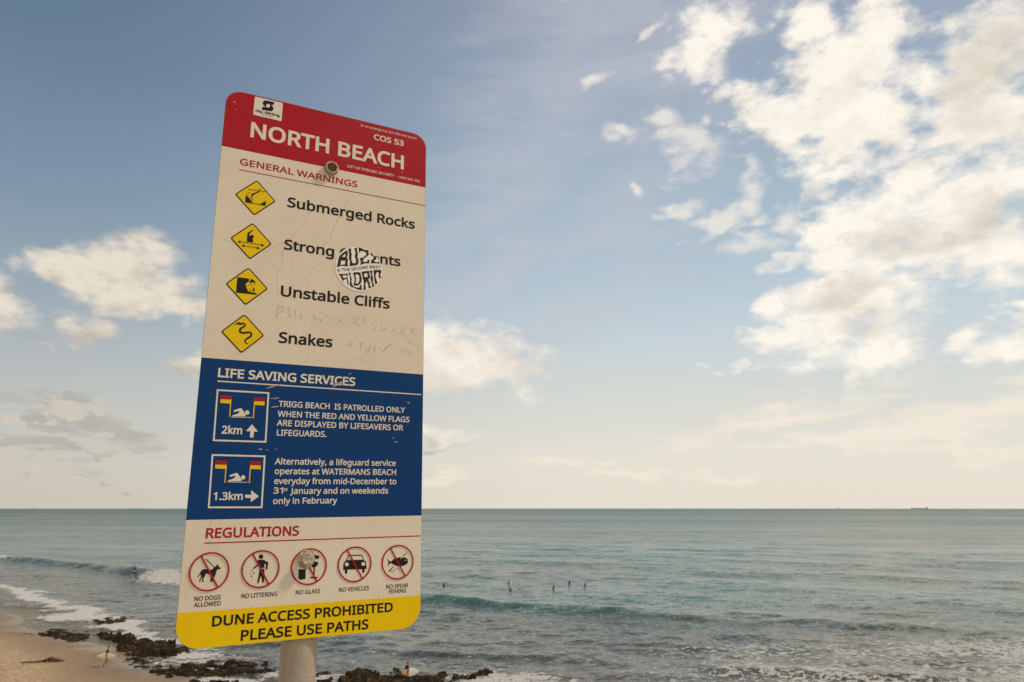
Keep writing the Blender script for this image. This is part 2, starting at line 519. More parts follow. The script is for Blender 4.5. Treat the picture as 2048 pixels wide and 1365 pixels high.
# ------------------------------------------------------------------ beach and dune (one sheet of ground)
def axis(lo, hi, f_lo, f_hi, fine, coarse):
    a = list(np.arange(f_lo, f_hi, fine)); v = f_lo; s = fine
    left = []
    while v > lo:
        s = min(s * 1.12, coarse); v -= s; left.append(v)
    v = a[-1]; s = fine; right = []
    while v < hi:
        s = min(s * 1.12, coarse); v += s; right.append(v)
    return np.array(left[::-1] + a + right)
gx = axis(-420, 420, -75, 10, 0.33, 14); gy = axis(-160, 420, 50, 108, 0.33, 14)
GX, GY = np.meshgrid(gx, gy)
GZ = terrain_z(GX, GY)
me, _ = grid_mesh('beach', GX, GY, GZ)
def sand_material():
    m, t, b = mat('sand', (0.5, 0.36, 0.22), 0.9, 0.2)
    g = t.n('ShaderNodeNewGeometry').outputs['Position']
    s = t.n('ShaderNodeSeparateXYZ'); t.link(g, s.inputs[0])
    flat = t.mapping(g, scale=(1, 1, 0.2))
    n1 = t.noise(flat, 0.22, 5.0, 0.6); n2 = t.noise(flat, 2.6, 5.0, 0.65); n3 = t.noise(flat, 3.4, 4.0, 0.7)
    dry = t.mix(t.smooth(n2, 0.3, 0.72), (0.56, 0.40, 0.245, 1), (0.42, 0.285, 0.165, 1))
    dry = t.mix(t.math('MULTIPLY', t.smooth(n3, 0.50, 0.62), 0.80), dry, (0.22, 0.145, 0.08, 1))
    wet = t.mix(t.smooth(n1, 0.3, 0.7), (0.30, 0.205, 0.12, 1), (0.22, 0.155, 0.095, 1))
    lvl = t.math('ADD', s.outputs[2], t.math('MULTIPLY', t.math('SUBTRACT', n1, 0.5), 0.35))
    dryness = t.smooth(lvl, 0.10, 0.42)
    k = t.mix(dryness, wet, dry)
    weed = t.math('MULTIPLY', t.smooth(t.noise(flat, 0.9, 6.0, 0.7), 0.60, 0.68), t.smooth(lvl, 0.35, 0.05))
    k = t.mix(t.math('MULTIPLY', weed, 0.8), k, (0.06, 0.042, 0.02, 1))
    t.link(k, b.inputs['Base Color'])
    t.link(t.smooth(lvl, 0.0, 0.16, 0.30, 0.92), b.inputs['Roughness'])
    bn = t.n('ShaderNodeBump'); bn.inputs['Strength'].default_value = 1.0
    foot = t.n('ShaderNodeTexVoronoi', feature='SMOOTH_F1'); t.link(flat, foot.inputs['Vector']); foot.inputs['Scale'].default_value = 1.7
    hgt = t.math('ADD', t.math('MULTIPLY', foot.outputs['Distance'], 0.7), n2)
    t.link(t.math('MULTIPLY', hgt, t.smooth(lvl, 0.22, 0.48)), bn.inputs['Height']); bn.inputs['Distance'].default_value = 0.26
    t.link(bn.outputs[0], b.inputs['Normal'])
    return m
M['sand'] = sand_material()
tag(mesh_obj('beach', me, None, [M['sand']]), kind='structure')

# ------------------------------------------------------------------ sea
CREST = [(-240, 255), (-153.2, 202.0), (-141.9, 198.2), (-120.0, 185.9), (-98.1, 170.8), (-80.0, 154.6), (-65.5, 144.1), (-54.4, 136.7),
         (-36.8, 125.4), (-27.1, 121.2), (-14.0, 113.5), (-1.8, 106.8), (7.4, 101.7), (15.4, 99.0), (24.2, 93.8), (60, 84)]
CREST_H = [0.6, 0.9, 0.95, 1.0, 1.1, 1.25, 1.3, 1.1, 0.95, 0.85, 0.84, 0.82, 0.78, 0.70, 0.5, 0.1]
CREST2 = [(-20, 75), (-9, 72.5), (4, 71.0), (14, 68.5)]
CREST3 = [(14, 66), (22, 65), (30, 62.5), (40, 60)]
SWASH = [(-200, 203), (-120, 150), (-104.8, 139.4), (-92.8, 130.8), (-82.1, 121.9), (-69.7, 110.6), (-58.3, 97.2), (-52.0, 90.0), (-46.5, 86.3), (-38.6, 81.0), (-32.0, 76.4)]
FOAM_SPOTS = [(-31.0, 73.0, 2.6, 1.8, .9), (-24.0, 61.8, 4.2, 1.6, .9), (-18.5, 60.8, 2.4, 1.4, .8), (-16.6, 62.6, 2.4, 2.2, .8), (-1.0, 62.6, 4.2, 2.6, .75), (2.8, 60.6, 5, 2.0, .7),
              (-52.5, 94.6, 2.6, 1.8, .6), (-28.5, 66.8, 2.2, 1.0, .5), (-37.0, 79.6, 5.0, 1.4, .9), (-19.0, 64.8, 2.6, 0.9, .5), (-140.0, 196.0, 4.0, 1.6, .7), (-20.5, 64.0, 2.0, 2.0, .6)]
def eta(x, y):
    """height of the water and how foamy it is"""
    r = np.hypot(x, y)
    near_shore, _ = to_line(x, y, SHORE)
    calm = sstep(near_shore, 0, 30)
    z = np.zeros(x.shape)
    for k, (lam, deg, amp) in enumerate(((34, 24, .16), (26, 33, .12), (19, 15, .09), (14, 40, .06), (9.5, 8, .045), (7.0, 50, .035), (5.0, 28, .028), (3.7, -6, .022))):
        kx, ky = math.sin(R(deg)), math.cos(R(deg))
        ph = 6.283 * (x * kx + y * ky) / lam + 5.0 * fbm2(x / (lam * 2.5) + k * 7, y / (lam * 2.5), 2) * 1.6
        z = z + amp * np.sin(ph) * np.clip(1.7 - r / (lam * 46), 0, 1)
    z = z + fbm2(x / 2.6, y / 1.5, 4, 0.55) * 0.20 * np.clip(1.5 - r / 170, 0, 1)
    z = z * (0.25 + 0.75 * calm)
    s, al = to_line(x, y, CREST)
    h = np.interp(al, range(len(CREST_H)), CREST_H) * (0.86 + 0.5 * fbm2(x / 12, y / 12, 2))
    s = s + fbm2(x / 6, y / 6, 3) * 1.6
    z = z + h * np.where(s < 0, np.exp(-(s / 1.9) ** 2), np.exp(-(s / 5.5) ** 2)) - 0.22 * h * np.exp(-((s + 5.5) / 3.0) ** 2)
    for ln, hh in ((CREST2, .26), (CREST3, .5)):
        s2, a2 = to_line(x, y, ln)
        e = np.minimum(a2, len(ln) - 1 - a2); s2 = s2 + fbm2(x / 4, y / 4, 3) * 1.5
        z = z + hh * sstep(e, 0, .7) * np.where(s2 < 0, np.exp(-(s2 / 1.1) ** 2), np.exp(-(s2 / 3) ** 2))
    foam = np.zeros(x.shape)
    # the part of the wave that breaks, left of and behind the sign
    brk = sstep(al, 5.15, 5.6) * (1 - sstep(al, 7.4, 8.2))
    foam = np.maximum(foam, brk * np.exp(-((s + 2.0) / 2.4) ** 2) * 1.1)
    z = z + 0.35 * brk * np.exp(-((s + 2.6) / 1.8) ** 2) * (0.7 + fbm2(x / 1.2, y / 1.2, 3))
    foam = np.maximum(foam, 0.55 * np.exp(-((al - 1.9) / .35) ** 2) * np.exp(-((s + 1.0) / 1.6) ** 2))
    # swash along the sand
    s3, a3 = to_line(x, y, SWASH)
    wid = np.interp(a3, range(len(SWASH)), [2.4, 2.1, 1.7, 1.35, 1.35, 1.6, 1.8, 1.7, 1.4, 1.3, 1.2])
    s3 = s3 + fbm2(x / 6, y / 6, 5, 0.6) * 4.6 - 0.6
    foam = np.maximum(foam, 1.05 * np.exp(-np.abs(s3 / wid) ** 2.4))
    foam = np.maximum(foam, 0.5 * np.exp(-((s3 + 9) / 5.0) ** 2) * (0.5 + 1.2 * fbm2(x / 5, y / 5, 3)))
    for (fx, fy, rx, ry, st) in FOAM_SPOTS:
        q = np.hypot((x - fx) / rx, (y - fy) / ry) + fbm2(x / 1.8, y / 1.8, 3) * 0.7
        foam = np.maximum(foam, st * (1 - sstep(q, 0.35, 1.35)))
    # lace over the shallow reef on the right
    lace = sstep(x + 0.3 * (80 - y), 12, 26) * (1 - sstep(y - 0.10 * (x - 30), 71, 82)) * (0.46 + 0.55 * fbm2(x / 9, y / 7, 3))
    foam = np.maximum(foam, lace)
    return z, np.clip(foam, 0, 1.2)

rr = [36.0]
while rr[-1] < 13500: rr.append(rr[-1] * (1.0062 if rr[-1] < 270 else 1.022))
aa = np.radians(np.concatenate([np.arange(-88, -42, 1.2), np.arange(-42, 42, 0.20), np.arange(42, 88.1, 1.2)]))
AA, RR = np.meshgrid(aa, np.array(rr))
SX, SY = RR * np.sin(AA), RR * np.cos(AA)
SZ, FOAM = eta(SX, SY)
TZ = terrain_z(SX, SY)
DEPTH = SZ - TZ
SZ = np.where(DEPTH < 0.05, np.maximum(SZ * 0.6, -0.1), SZ)
me, used = grid_mesh('sea', SX[:, ::-1], SY[:, ::-1], SZ[:, ::-1])
for nm, arr in (('foam', FOAM), ('depth', np.clip(DEPTH, -1, 20))):
    at = me.attributes.new(nm, 'FLOAT', 'POINT')
    at.data.foreach_set('value', arr[:, ::-1].reshape(-1)[used].astype(np.float32))

def sea_material():
    m, t, b = mat('sea_water', (0.03, 0.09, 0.085), 0.1, 0.5)
    b.inputs['IOR'].default_value = 1.333
    g = t.n('ShaderNodeNewGeometry').outputs['Position']
    af = t.n('ShaderNodeAttribute', attribute_name='foam').outputs['Fac']
    ad = t.n('ShaderNodeAttribute', attribute_name='depth').outputs['Fac']
    # slopes of the small waves: random tilts of the surface, bigger where wind ruffles it
    patch = t.noise(t.mapping(g, rot=(0, 0, R(8)), scale=(0.006, 0.022, 0.0)), 1.0, 4.0, 0.6)
    patch2 = t.noise(t.mapping(g, rot=(0, 0, R(-5)), scale=(0.0011, 0.0065, 0.0)), 1.0, 4.0, 0.6)
    ruffle = t.math('MULTIPLY', t.smooth(patch, 0.34, 0.64, 0.6, 1.38), t.smooth(patch2, 0.35, 0.65, 0.75, 1.25))
    tilt = None
    for sx, sy, amp, rot in ((0.16, 0.42, 0.16, 22), (0.55, 1.3, 0.20, 12), (1.9, 3.6, 0.22, 30)):
        c = t.noise(t.mapping(g, rot=(0, 0, R(rot)), scale=(sx, sy, 0.0)), 1.0, 3.0, 0.6, color=True)
        v = t.scale(t.vmath('SUBTRACT', c, (0.5, 0.5, 0.5)), amp * 2.0)
        tilt = v if tilt is None else t.vmath('ADD', tilt, v)
    # the open water offshore is rougher than the water inside the reef
    sp = t.n('ShaderNodeSeparateXYZ'); t.link(g, sp.inputs[0])
    lg = t.math('LOGARITHM', t.math('MAXIMUM', sp.outputs[1], 10.0), 10.0)
    far_rough = t.smooth(lg, 1.9, 3.7, 0.18, 0.39)
    off = t.smooth(lg, 1.7, 2.6, 1.18, 1.0)
    tilt = t.vmath('MULTIPLY', t.scale(tilt, t.math('MULTIPLY', ruffle, off)), (1.0, 1.5, 0.0))
    nrm = t.vmath('NORMALIZE', t.vmath('ADD', t.n('ShaderNodeNewGeometry').outputs['Normal'], tilt))
    t.link(nrm, b.inputs['Normal'])
    # colour of the water itself: teal over sand, dark over weed and reef, paler in the shallows
    bed = t.noise(t.mapping(g, rot=(0, 0, R(14)), scale=(0.010, 0.030, 0.0)), 1.0, 5.0, 0.6)
    deep = t.mix(t.smooth(bed, 0.36, 0.64), (0.036, 0.060, 0.045, 1), (0.082, 0.132, 0.096, 1))
    teal = t.math('MULTIPLY', t.smooth(patch2, 0.45, 0.62), 0.85)
    deep = t.mix(teal, deep, (0.048, 0.140, 0.122, 1))
    shallow = t.mix(t.noise(t.mapping(g, scale=(0.2, 0.2, 0)), 1.0, 4.0, 0.6), (0.15, 0.12, 0.082, 1), (0.045, 0.040, 0.028, 1))
    reef = t.mix(t.smooth(t.noise(t.mapping(g, scale=(0.10, 0.16, 0)), 1.0, 6.0, 0.65), 0.40, 0.62), (0.040, 0.037, 0.024, 1), (0.085, 0.092, 0.062, 1))
    deep = t.mix(t.smooth(ad, 1.0, 3.2), reef, deep)
    k = t.mix(t.smooth(ad, 0.10, 0.9), shallow, deep)
    t.link(k, b.inputs['Base Color'])
    t.put(b.inputs['Roughness'], t.math('MULTIPLY', far_rough, t.smooth(t.noise(t.mapping(g, rot=(0, 0, R(3)), scale=(0.0004, 0.0022, 0.0)), 1.0, 5.0, 0.65), 0.35, 0.65, 0.78, 1.18)))
    # thin water lets the sand show through
    tr = t.n('ShaderNodeBsdfTransparent'); tr.inputs[0].default_value = (0.86, 0.90, 0.86, 1)
    gl = t.n('ShaderNodeMixShader')
    body = t.smooth(ad, 0.0, 0.55, 0.16, 1.0)
    t.put(gl.inputs[0], body); t.link(tr.outputs[0], gl.inputs[1]); t.link(b.outputs[0], gl.inputs[2])
    # foam
    f = t.n('ShaderNodeBsdfPrincipled'); f.inputs['Base Color'].default_value = (0.70, 0.66, 0.60, 1)
    f.inputs['Roughness'].default_value = 0.9; f.inputs['Specular IOR Level'].default_value = 0.1
    wob = t.scale(t.vmath('SUBTRACT', t.noise(g, 0.9, 4.0, 0.6, color=True), (0.5, 0.5, 0.5)), 1.6)
    gw = t.vmath('ADD', g, wob)
    v1 = t.n('ShaderNodeTexVoronoi', feature='DISTANCE_TO_EDGE'); t.link(t.mapping(gw, scale=(0.8, 1.0, 0)), v1.inputs['Vector']); v1.inputs['Scale'].default_value = 1.0
    v2 = t.n('ShaderNodeTexVoronoi', feature='DISTANCE_TO_EDGE'); t.link(t.mapping(gw, scale=(0.8, 1.0, 0)), v2.inputs['Vector']); v2.inputs['Scale'].default_value = 2.8
    lace = t.math('MAXIMUM', t.smooth(v1.outputs['Distance'], 0.0, 0.22, 1.0, 0.0), t.math('MULTIPLY', t.smooth(v2.outputs['Distance'], 0.0, 0.20, 1.0, 0.0), 0.75))
    spk = t.smooth(t.noise(t.mapping(g, scale=(1, 1.3, 1)), 1.3, 8.0, 0.74), 0.25, 0.75)
    pat = t.math('ADD', t.math('MULTIPLY', lace, 0.48), t.math('MULTIPLY', spk, 1.0))
    dens = t.math('ADD', t.math('MULTIPLY', af, 0.95), t.math('SUBTRACT', pat, 1.15))
    fa = t.smooth(dens, -0.02, 0.22)
    fb = t.n('ShaderNodeBump'); fb.inputs['Strength'].default_value = 0.8; fb.inputs['Distance'].default_value = 0.25
    t.link(spk, fb.inputs['Height']); t.link(fb.outputs[0], f.inputs['Normal'])
    mx = t.n('ShaderNodeMixShader'); t.put(mx.inputs[0], fa); t.link(gl.outputs[0], mx.inputs[1]); t.link(f.outputs[0], mx.inputs[2])
    t.link(mx.outputs[0], m.node_tree.nodes['Material Output'].inputs[0])
    return m
M['sea'] = sea_material()
tag(mesh_obj('sea', me, None, [M['sea']]), kind='structure')

# ------------------------------------------------------------------ the sign
GLYPHS = {
 ' ': (364, ()),
 '&': (1025, ((467,-14,389,-14,293,-14,217,10,160,57,103,105,74,173,74,261,74,332,94,390,132,433,171,477,224,517,290,555,260,588,232,624,207,662,181,701,168,746,168,797,168,866,191,920,237,958,284,996,346,1015,426,1015,500,1015,560,996,603,959,646,921,668,868,668,800,668,741,649,691,611,650,574,609,526,571,468,538,558,451,648,364,738,277,762,306,782,340,798,377,813,415,826,456,836,500,878,500,919,500,961,500,946,440,927,385,905,333,882,282,853,237,818,199,886,133,954,66,1022,0,967,0,911,0,856,0,815,39,775,78,734,118,690,78,641,47,587,22,533,-2),(359,645,392,611,447,642,487,673,511,701,534,729,546,762,546,800,546,833,535,861,513,882,490,904,460,915,422,915,382,915,350,904,326,884,301,863,289,835,289,798,289,765,297,734,315,705,333,677),(336,95,394,95,453,95,505,105,548,125,591,144,627,168,655,195,558,289,461,383,364,478,314,448,274,417,246,387,217,356,203,315,203,265,203,213,220,172,255,141,289,111))),
 ',': (375, ((88,-181,57,-181,70,-127,84,-69,97,-6,111,58,121,114,127,162,171,162,215,162,259,162,262,157,266,152,269,147,257,98,239,43,216,-16,194,-75,171,-130,148,-181,118,-181),)),
 '-': (451, ((169,321,56,321,56,357,56,394,56,430,169,430,282,430,395,430,395,394,395,357,395,321,282,321),)),
 '.': (375, ((211,-20,186,-20,163,-20,143,-12,126,3,109,18,101,42,101,76,101,110,109,134,126,148,143,162,163,169,186,169,211,169,231,162,249,148,266,134,275,110,275,76,275,42,266,18,249,3,231,-12),)),
 '0': (801, ((479,-14,399,-14,286,-14,203,32,149,123,95,214,69,340,69,501,69,610,80,702,102,779,123,855,159,914,207,954,256,995,320,1015,399,1015,511,1015,595,970,650,880,705,790,732,664,732,501,732,394,721,302,699,225,676,148,641,89,592,48,544,7),(324,91,399,91,474,91,527,125,560,193,592,260,608,363,608,501,608,638,592,740,560,808,527,876,474,910,399,910,324,910,270,876,239,808,208,740,192,638,192,501,192,364,208,261,239,193,270,125))),
 '1': (801, ((417,0,377,0,377,233,377,466,377,699,377,739,377,771,378,796,379,820,380,845,382,871,367,857,354,845,342,834,330,823,314,810,296,794,260,765,225,736,189,707,168,735,146,762,125,790,215,860,305,930,395,1000,429,1000,463,1000,497,1000,497,667,497,333,497,0,457,0),)),
 '2': (801, ((288,0,67,0,67,34,67,68,67,102,155,190,242,279,329,367,380,417,422,462,457,501,491,541,517,579,535,617,553,655,562,696,562,741,562,796,545,838,513,866,480,895,437,909,385,909,337,909,294,901,257,884,220,867,183,844,144,814,122,841,100,869,78,896,118,929,163,957,214,980,264,1003,322,1014,385,1014,479,1014,552,990,606,943,661,896,688,831,688,748,688,696,677,647,655,602,634,556,604,511,566,466,528,422,483,374,431,324,362,255,292,186,223,118,223,116,223,114,223,112,391,112,560,112,728,112,728,75,728,37,728,0,508,0),)),
 '3': (801, ((426,-14,338,-14,285,-14,237,-10,192,-2,147,6,104,20,63,41,63,79,63,117,63,155,105,135,150,119,199,107,247,95,294,90,339,90,429,90,493,107,533,142,573,177,592,225,592,287,592,350,568,395,519,422,470,450,401,464,312,464,280,464,248,464,216,464,216,499,216,534,216,569,248,569,281,569,314,569,396,569,458,586,501,620,543,655,564,701,564,758,564,806,548,844,515,870,483,897,438,910,382,910,328,910,282,902,244,887,205,871,168,851,130,826,110,854,89,882,69,910,104,938,148,963,201,983,254,1004,314,1014,381,1014,486,1014,563,991,614,944,665,897,690,838,690,766,690,699,672,645,634,606,597,566,547,540,483,527,483,525,483,523,483,521,563,512,623,486,662,445,702,404,721,351,721,284,721,226,708,175,681,130,654,84,612,49,555,24,499,-1),)),
 '5': (801, ((465,-14,347,-14,296,-14,248,-9,202,0,157,9,119,23,88,41,88,79,88,118,88,157,122,136,163,120,211,109,259,97,305,91,349,91,423,91,482,109,527,144,573,179,595,233,595,307,595,372,575,422,535,457,495,492,431,510,345,510,318,510,289,507,255,503,221,498,194,493,174,489,153,502,133,515,112,528,125,685,137,843,150,1000,317,1000,484,1000,651,1000,651,963,651,925,651,888,519,888,387,888,255,888,247,791,239,695,231,598,247,601,268,604,296,608,323,612,352,613,385,613,488,613,570,588,630,536,691,485,721,413,721,319,721,216,688,134,623,75,557,16),)),
 '6': (801, ((514,-14,417,-14,354,-14,296,2,245,34,194,65,153,114,123,179,92,245,77,327,77,427,77,499,83,570,96,639,109,709,131,772,165,828,198,885,244,930,304,964,364,997,441,1014,535,1014,555,1014,576,1013,600,1011,624,1009,643,1006,658,1001,658,966,658,931,658,896,641,902,623,906,602,909,581,912,559,913,538,913,473,913,420,902,377,881,334,859,300,830,275,793,250,755,232,712,221,664,210,615,203,563,200,508,203,508,206,508,209,508,230,541,260,569,298,592,337,615,386,626,445,626,532,626,602,600,655,547,709,494,735,419,735,322,735,218,707,135,649,76,592,16),(368,90,416,90,475,90,522,109,559,146,595,184,613,243,613,322,613,386,597,436,565,473,533,511,485,529,420,529,376,529,338,520,305,502,273,484,247,461,229,433,211,405,202,376,202,346,202,306,210,266,225,226,241,187,265,154,297,128,329,102))),
 'A': (895, ((42,0,0,0,130,335,261,669,391,1004,429,1004,466,1004,504,1004,634,669,764,335,894,0,850,0,807,0,763,0,723,103,683,206,643,310,511,310,379,310,246,310,207,206,167,103,127,0,85,0),(326,522,289,422,394,422,500,422,605,422,568,522,530,623,493,724,490,732,486,745,479,765,472,784,466,805,460,826,454,847,449,863,445,874,439,845,431,817,423,789,415,762,408,740,402,724,364,623))),
 'B': (910, ((253,0,136,0,136,333,136,667,136,1000,231,1000,326,1000,422,1000,547,1000,641,982,705,945,769,908,801,844,801,752,801,693,785,644,752,606,719,567,672,542,611,531,611,528,611,526,611,524,653,517,691,505,725,487,759,470,786,444,805,412,825,379,835,337,835,284,835,194,804,124,742,74,680,25,595,0,487,0,370,0),(262,680,262,574,324,574,385,574,447,574,533,574,592,588,623,616,655,643,671,684,671,738,671,793,651,833,613,856,574,880,512,892,427,892,372,892,317,892,262,892,262,786),(262,227,262,106,329,106,396,106,464,106,552,106,614,124,648,158,683,193,700,238,700,294,700,346,682,389,646,421,610,453,546,469,454,469,390,469,326,469,262,469,262,348))),
 'C': (885, ((600,-14,545,-14,443,-14,358,7,290,49,222,91,171,151,137,228,102,306,85,397,85,501,85,602,104,691,141,768,178,845,232,905,304,949,376,992,463,1014,566,1014,671,1014,763,994,842,955,825,920,808,884,791,849,761,863,726,875,688,887,651,898,609,903,564,903,457,903,373,867,311,796,249,724,218,625,218,500,218,376,247,278,305,205,362,133,448,97,563,97,607,97,648,100,688,108,727,115,765,125,803,136,803,99,803,63,803,27,765,13,727,2,687,-4,647,-11),)),
 'D': (1022, ((229,0,136,0,136,333,136,667,136,1000,239,1000,341,1000,444,1000,545,1000,632,981,706,944,780,907,837,852,877,779,917,707,937,617,937,510,937,341,891,214,799,128,707,43,579,0,415,0,322,0),(262,369,262,108,307,108,352,108,398,108,669,108,804,240,804,506,804,639,771,737,705,799,639,861,546,892,426,892,371,892,317,892,262,892,262,631))),
 'E': (779, ((322,0,136,0,136,333,136,667,136,1000,322,1000,508,1000,695,1000,695,963,695,926,695,889,550,889,406,889,262,889,262,785,262,681,262,577,398,577,534,577,669,577,669,541,669,504,669,468,534,468,398,468,262,468,262,349,262,230,262,111,406,111,550,111,695,111,695,74,695,37,695,0,508,0),)),
 'F': (727, ((178,0,136,0,136,333,136,667,136,1000,322,1000,508,1000,695,1000,695,963,695,926,695,889,550,889,406,889,262,889,262,771,262,653,262,535,397,535,533,535,668,535,668,498,668,461,668,424,533,424,397,424,262,424,262,283,262,141,262,0,220,0),)),
 'G': (1020, ((634,-14,564,-14,461,-14,373,7,303,48,232,90,178,149,141,226,104,303,85,394,85,500,85,605,106,695,147,772,188,848,247,908,324,950,401,993,494,1014,604,1014,660,1014,713,1009,763,999,813,988,859,974,902,955,886,919,870,882,854,846,819,862,779,875,735,887,690,898,644,903,597,903,477,903,384,867,317,796,250,724,217,625,217,500,217,421,230,350,256,289,281,228,322,180,377,146,432,112,504,95,594,95,638,95,675,98,706,102,737,107,765,113,790,119,790,218,790,317,790,416,717,416,643,416,570,416,570,453,570,491,570,528,685,528,801,528,916,528,916,365,916,201,916,38,862,20,807,7,752,-1,697,-10),)),
 'H': (1038, ((178,0,136,0,136,333,136,667,136,1000,178,1000,220,1000,262,1000,262,859,262,718,262,577,433,577,604,577,775,577,775,718,775,859,775,1000,817,1000,859,1000,901,1000,901,667,901,333,901,0,859,0,817,0,775,0,775,155,775,311,775,466,604,466,433,466,262,466,262,311,262,155,262,0,220,0),)),
 'I': (475, ((176,0,56,0,56,24,56,49,56,73,95,82,134,91,174,99,174,366,174,633,174,899,134,908,95,918,56,927,56,951,56,976,56,1000,176,1000,297,1000,417,1000,417,976,417,951,417,927,378,918,339,908,300,899,300,633,300,366,300,99,339,91,378,82,417,73,417,49,417,24,417,0,297,0),)),
 'J': (382, ((73,-266,-6,-266,-28,-266,-48,-264,-64,-261,-81,-258,-96,-254,-109,-248,-109,-212,-109,-177,-109,-141,-94,-145,-78,-148,-62,-151,-45,-154,-27,-155,-8,-155,15,-155,37,-151,58,-141,79,-132,96,-116,109,-92,122,-69,129,-36,129,6,129,337,129,669,129,1000,171,1000,213,1000,255,1000,255,672,255,344,255,15,255,-81,231,-152,183,-197,136,-243),)),
 'L': (734, ((324,0,136,0,136,333,136,667,136,1000,178,1000,220,1000,262,1000,262,704,262,408,262,112,408,112,553,112,699,112,699,75,699,37,699,0,511,0),)),
 'M': (1270, ((175,0,136,0,136,333,136,667,136,1000,198,1000,260,1000,322,1000,425,727,528,454,630,181,632,181,634,181,636,181,740,454,845,727,950,1000,1011,1000,1073,1000,1134,1000,1134,667,1134,333,1134,0,1093,0,1051,0,1010,0,1010,205,1010,410,1010,615,1010,663,1011,711,1013,759,1016,807,1018,845,1020,875,1018,875,1016,875,1014,875,903,584,792,292,681,0,646,0,612,0,577,0,467,292,358,585,248,877,246,877,244,877,242,877,245,848,247,809,249,760,251,711,252,660,252,606,252,404,252,202,252,0,213,0),)),
 'N': (1064, ((175,0,136,0,136,333,136,667,136,1000,184,1000,233,1000,282,1000,459,724,637,448,815,172,817,172,819,172,821,172,820,187,819,210,817,239,816,269,814,302,813,338,812,373,811,406,811,436,811,624,811,812,811,1000,850,1000,889,1000,929,1000,929,667,929,333,929,0,880,0,831,0,782,0,603,277,425,554,246,831,245,831,243,831,241,831,244,798,246,757,249,709,251,660,252,610,252,559,252,373,252,186,252,0,213,0),)),
 'O': (1094, ((648,-14,548,-14,444,-14,358,7,289,50,221,93,169,154,136,231,102,309,85,399,85,503,85,606,102,695,136,772,169,848,221,908,289,951,358,994,444,1015,549,1015,649,1015,733,994,801,952,869,909,921,849,956,772,991,695,1008,605,1008,501,1008,398,991,307,956,230,921,153,869,93,801,50,733,7),(435,95,548,95,662,95,745,131,797,204,849,276,875,375,875,501,875,627,849,726,797,798,745,869,662,905,549,905,436,905,353,869,299,798,245,726,218,627,218,501,218,375,245,276,298,204,352,131))),
 'P': (847, ((178,0,136,0,136,333,136,667,136,1000,224,1000,312,1000,401,1000,531,1000,627,974,686,923,746,872,776,799,776,706,776,651,764,599,739,551,714,503,673,464,614,434,556,404,477,389,377,389,338,389,300,389,262,389,262,260,262,130,262,0,220,0),(262,629,262,497,296,497,329,497,363,497,458,497,529,513,576,543,622,574,646,627,646,700,646,765,625,813,584,845,543,876,478,892,389,892,347,892,304,892,262,892,262,761))),
 'R': (871, ((178,0,136,0,136,333,136,667,136,1000,228,1000,320,1000,412,1000,536,1000,628,976,687,929,746,882,776,811,776,716,776,662,766,618,746,583,727,547,702,519,672,498,641,477,609,460,576,448,667,299,759,149,850,0,801,0,752,0,703,0,622,138,542,275,461,413,394,413,328,413,262,413,262,275,262,138,262,0,220,0),(262,643,262,520,312,520,362,520,412,520,493,520,552,536,590,568,627,600,646,648,646,710,646,775,626,822,587,849,548,877,487,891,405,891,357,891,310,891,262,891,262,767))),
 'S': (769, ((455,-14,346,-14,290,-14,238,-10,190,-1,143,7,103,19,71,34,71,74,71,114,71,154,105,139,147,126,197,113,247,101,298,95,352,95,426,95,482,110,520,139,558,168,577,207,577,256,577,289,570,317,556,339,542,361,518,382,484,401,450,420,402,440,342,462,257,493,193,531,149,576,106,620,84,682,84,759,84,812,98,858,125,896,152,933,189,963,237,983,285,1004,341,1014,403,1014,458,1014,509,1009,555,999,600,988,642,975,679,958,666,922,653,886,640,850,606,865,568,878,527,888,487,898,444,903,401,903,338,903,291,890,259,863,227,837,211,802,211,758,211,724,218,696,232,674,246,651,269,631,301,613,333,596,376,576,430,556,489,535,539,511,579,487,620,462,651,432,672,398,693,363,703,320,703,268,703,179,671,110,606,60,542,11),)),
 'T': (779, ((368,0,326,0,326,296,326,593,326,889,222,889,118,889,14,889,14,926,14,963,14,1000,264,1000,514,1000,763,1000,763,963,763,926,763,889,660,889,556,889,452,889,452,593,452,296,452,0,410,0),)),
 'U': (1024, ((596,-14,507,-14,383,-14,288,20,223,88,158,155,126,245,126,356,126,570,126,785,126,1000,168,1000,210,1000,252,1000,252,784,252,568,252,352,252,270,274,207,317,162,361,118,426,95,514,95,605,95,670,119,711,167,751,215,772,277,772,353,772,569,772,784,772,1000,813,1000,855,1000,896,1000,896,784,896,569,896,353,896,284,882,222,854,166,826,110,784,67,726,34,669,2),)),
 'V': (840, ((399,0,357,0,238,333,119,667,0,1000,44,1000,88,1000,132,1000,207,786,282,572,357,359,372,317,385,279,395,243,405,207,414,173,420,140,427,173,435,207,445,244,456,280,468,319,483,361,558,574,633,787,707,1000,752,1000,796,1000,840,1000,721,667,602,333,483,0,441,0),)),
 'W': (1303, ((324,0,282,0,193,333,105,667,17,1000,61,1000,105,1000,148,1000,200,796,252,593,304,389,315,346,325,305,333,265,341,225,347,187,352,151,356,188,363,227,373,270,382,313,393,355,405,396,464,598,522,799,581,1000,625,1000,668,1000,711,1000,773,797,834,595,895,392,908,349,919,306,929,264,938,222,945,184,950,151,954,186,961,223,969,264,978,305,987,347,999,391,1050,594,1101,797,1153,1000,1197,1000,1240,1000,1284,1000,1196,667,1107,333,1018,0,976,0,933,0,891,0,826,218,761,437,696,655,689,683,681,710,674,737,666,764,660,788,655,809,651,830,648,845,646,853,645,841,640,815,631,775,622,736,611,694,598,651,535,434,472,217,409,0,366,0),)),
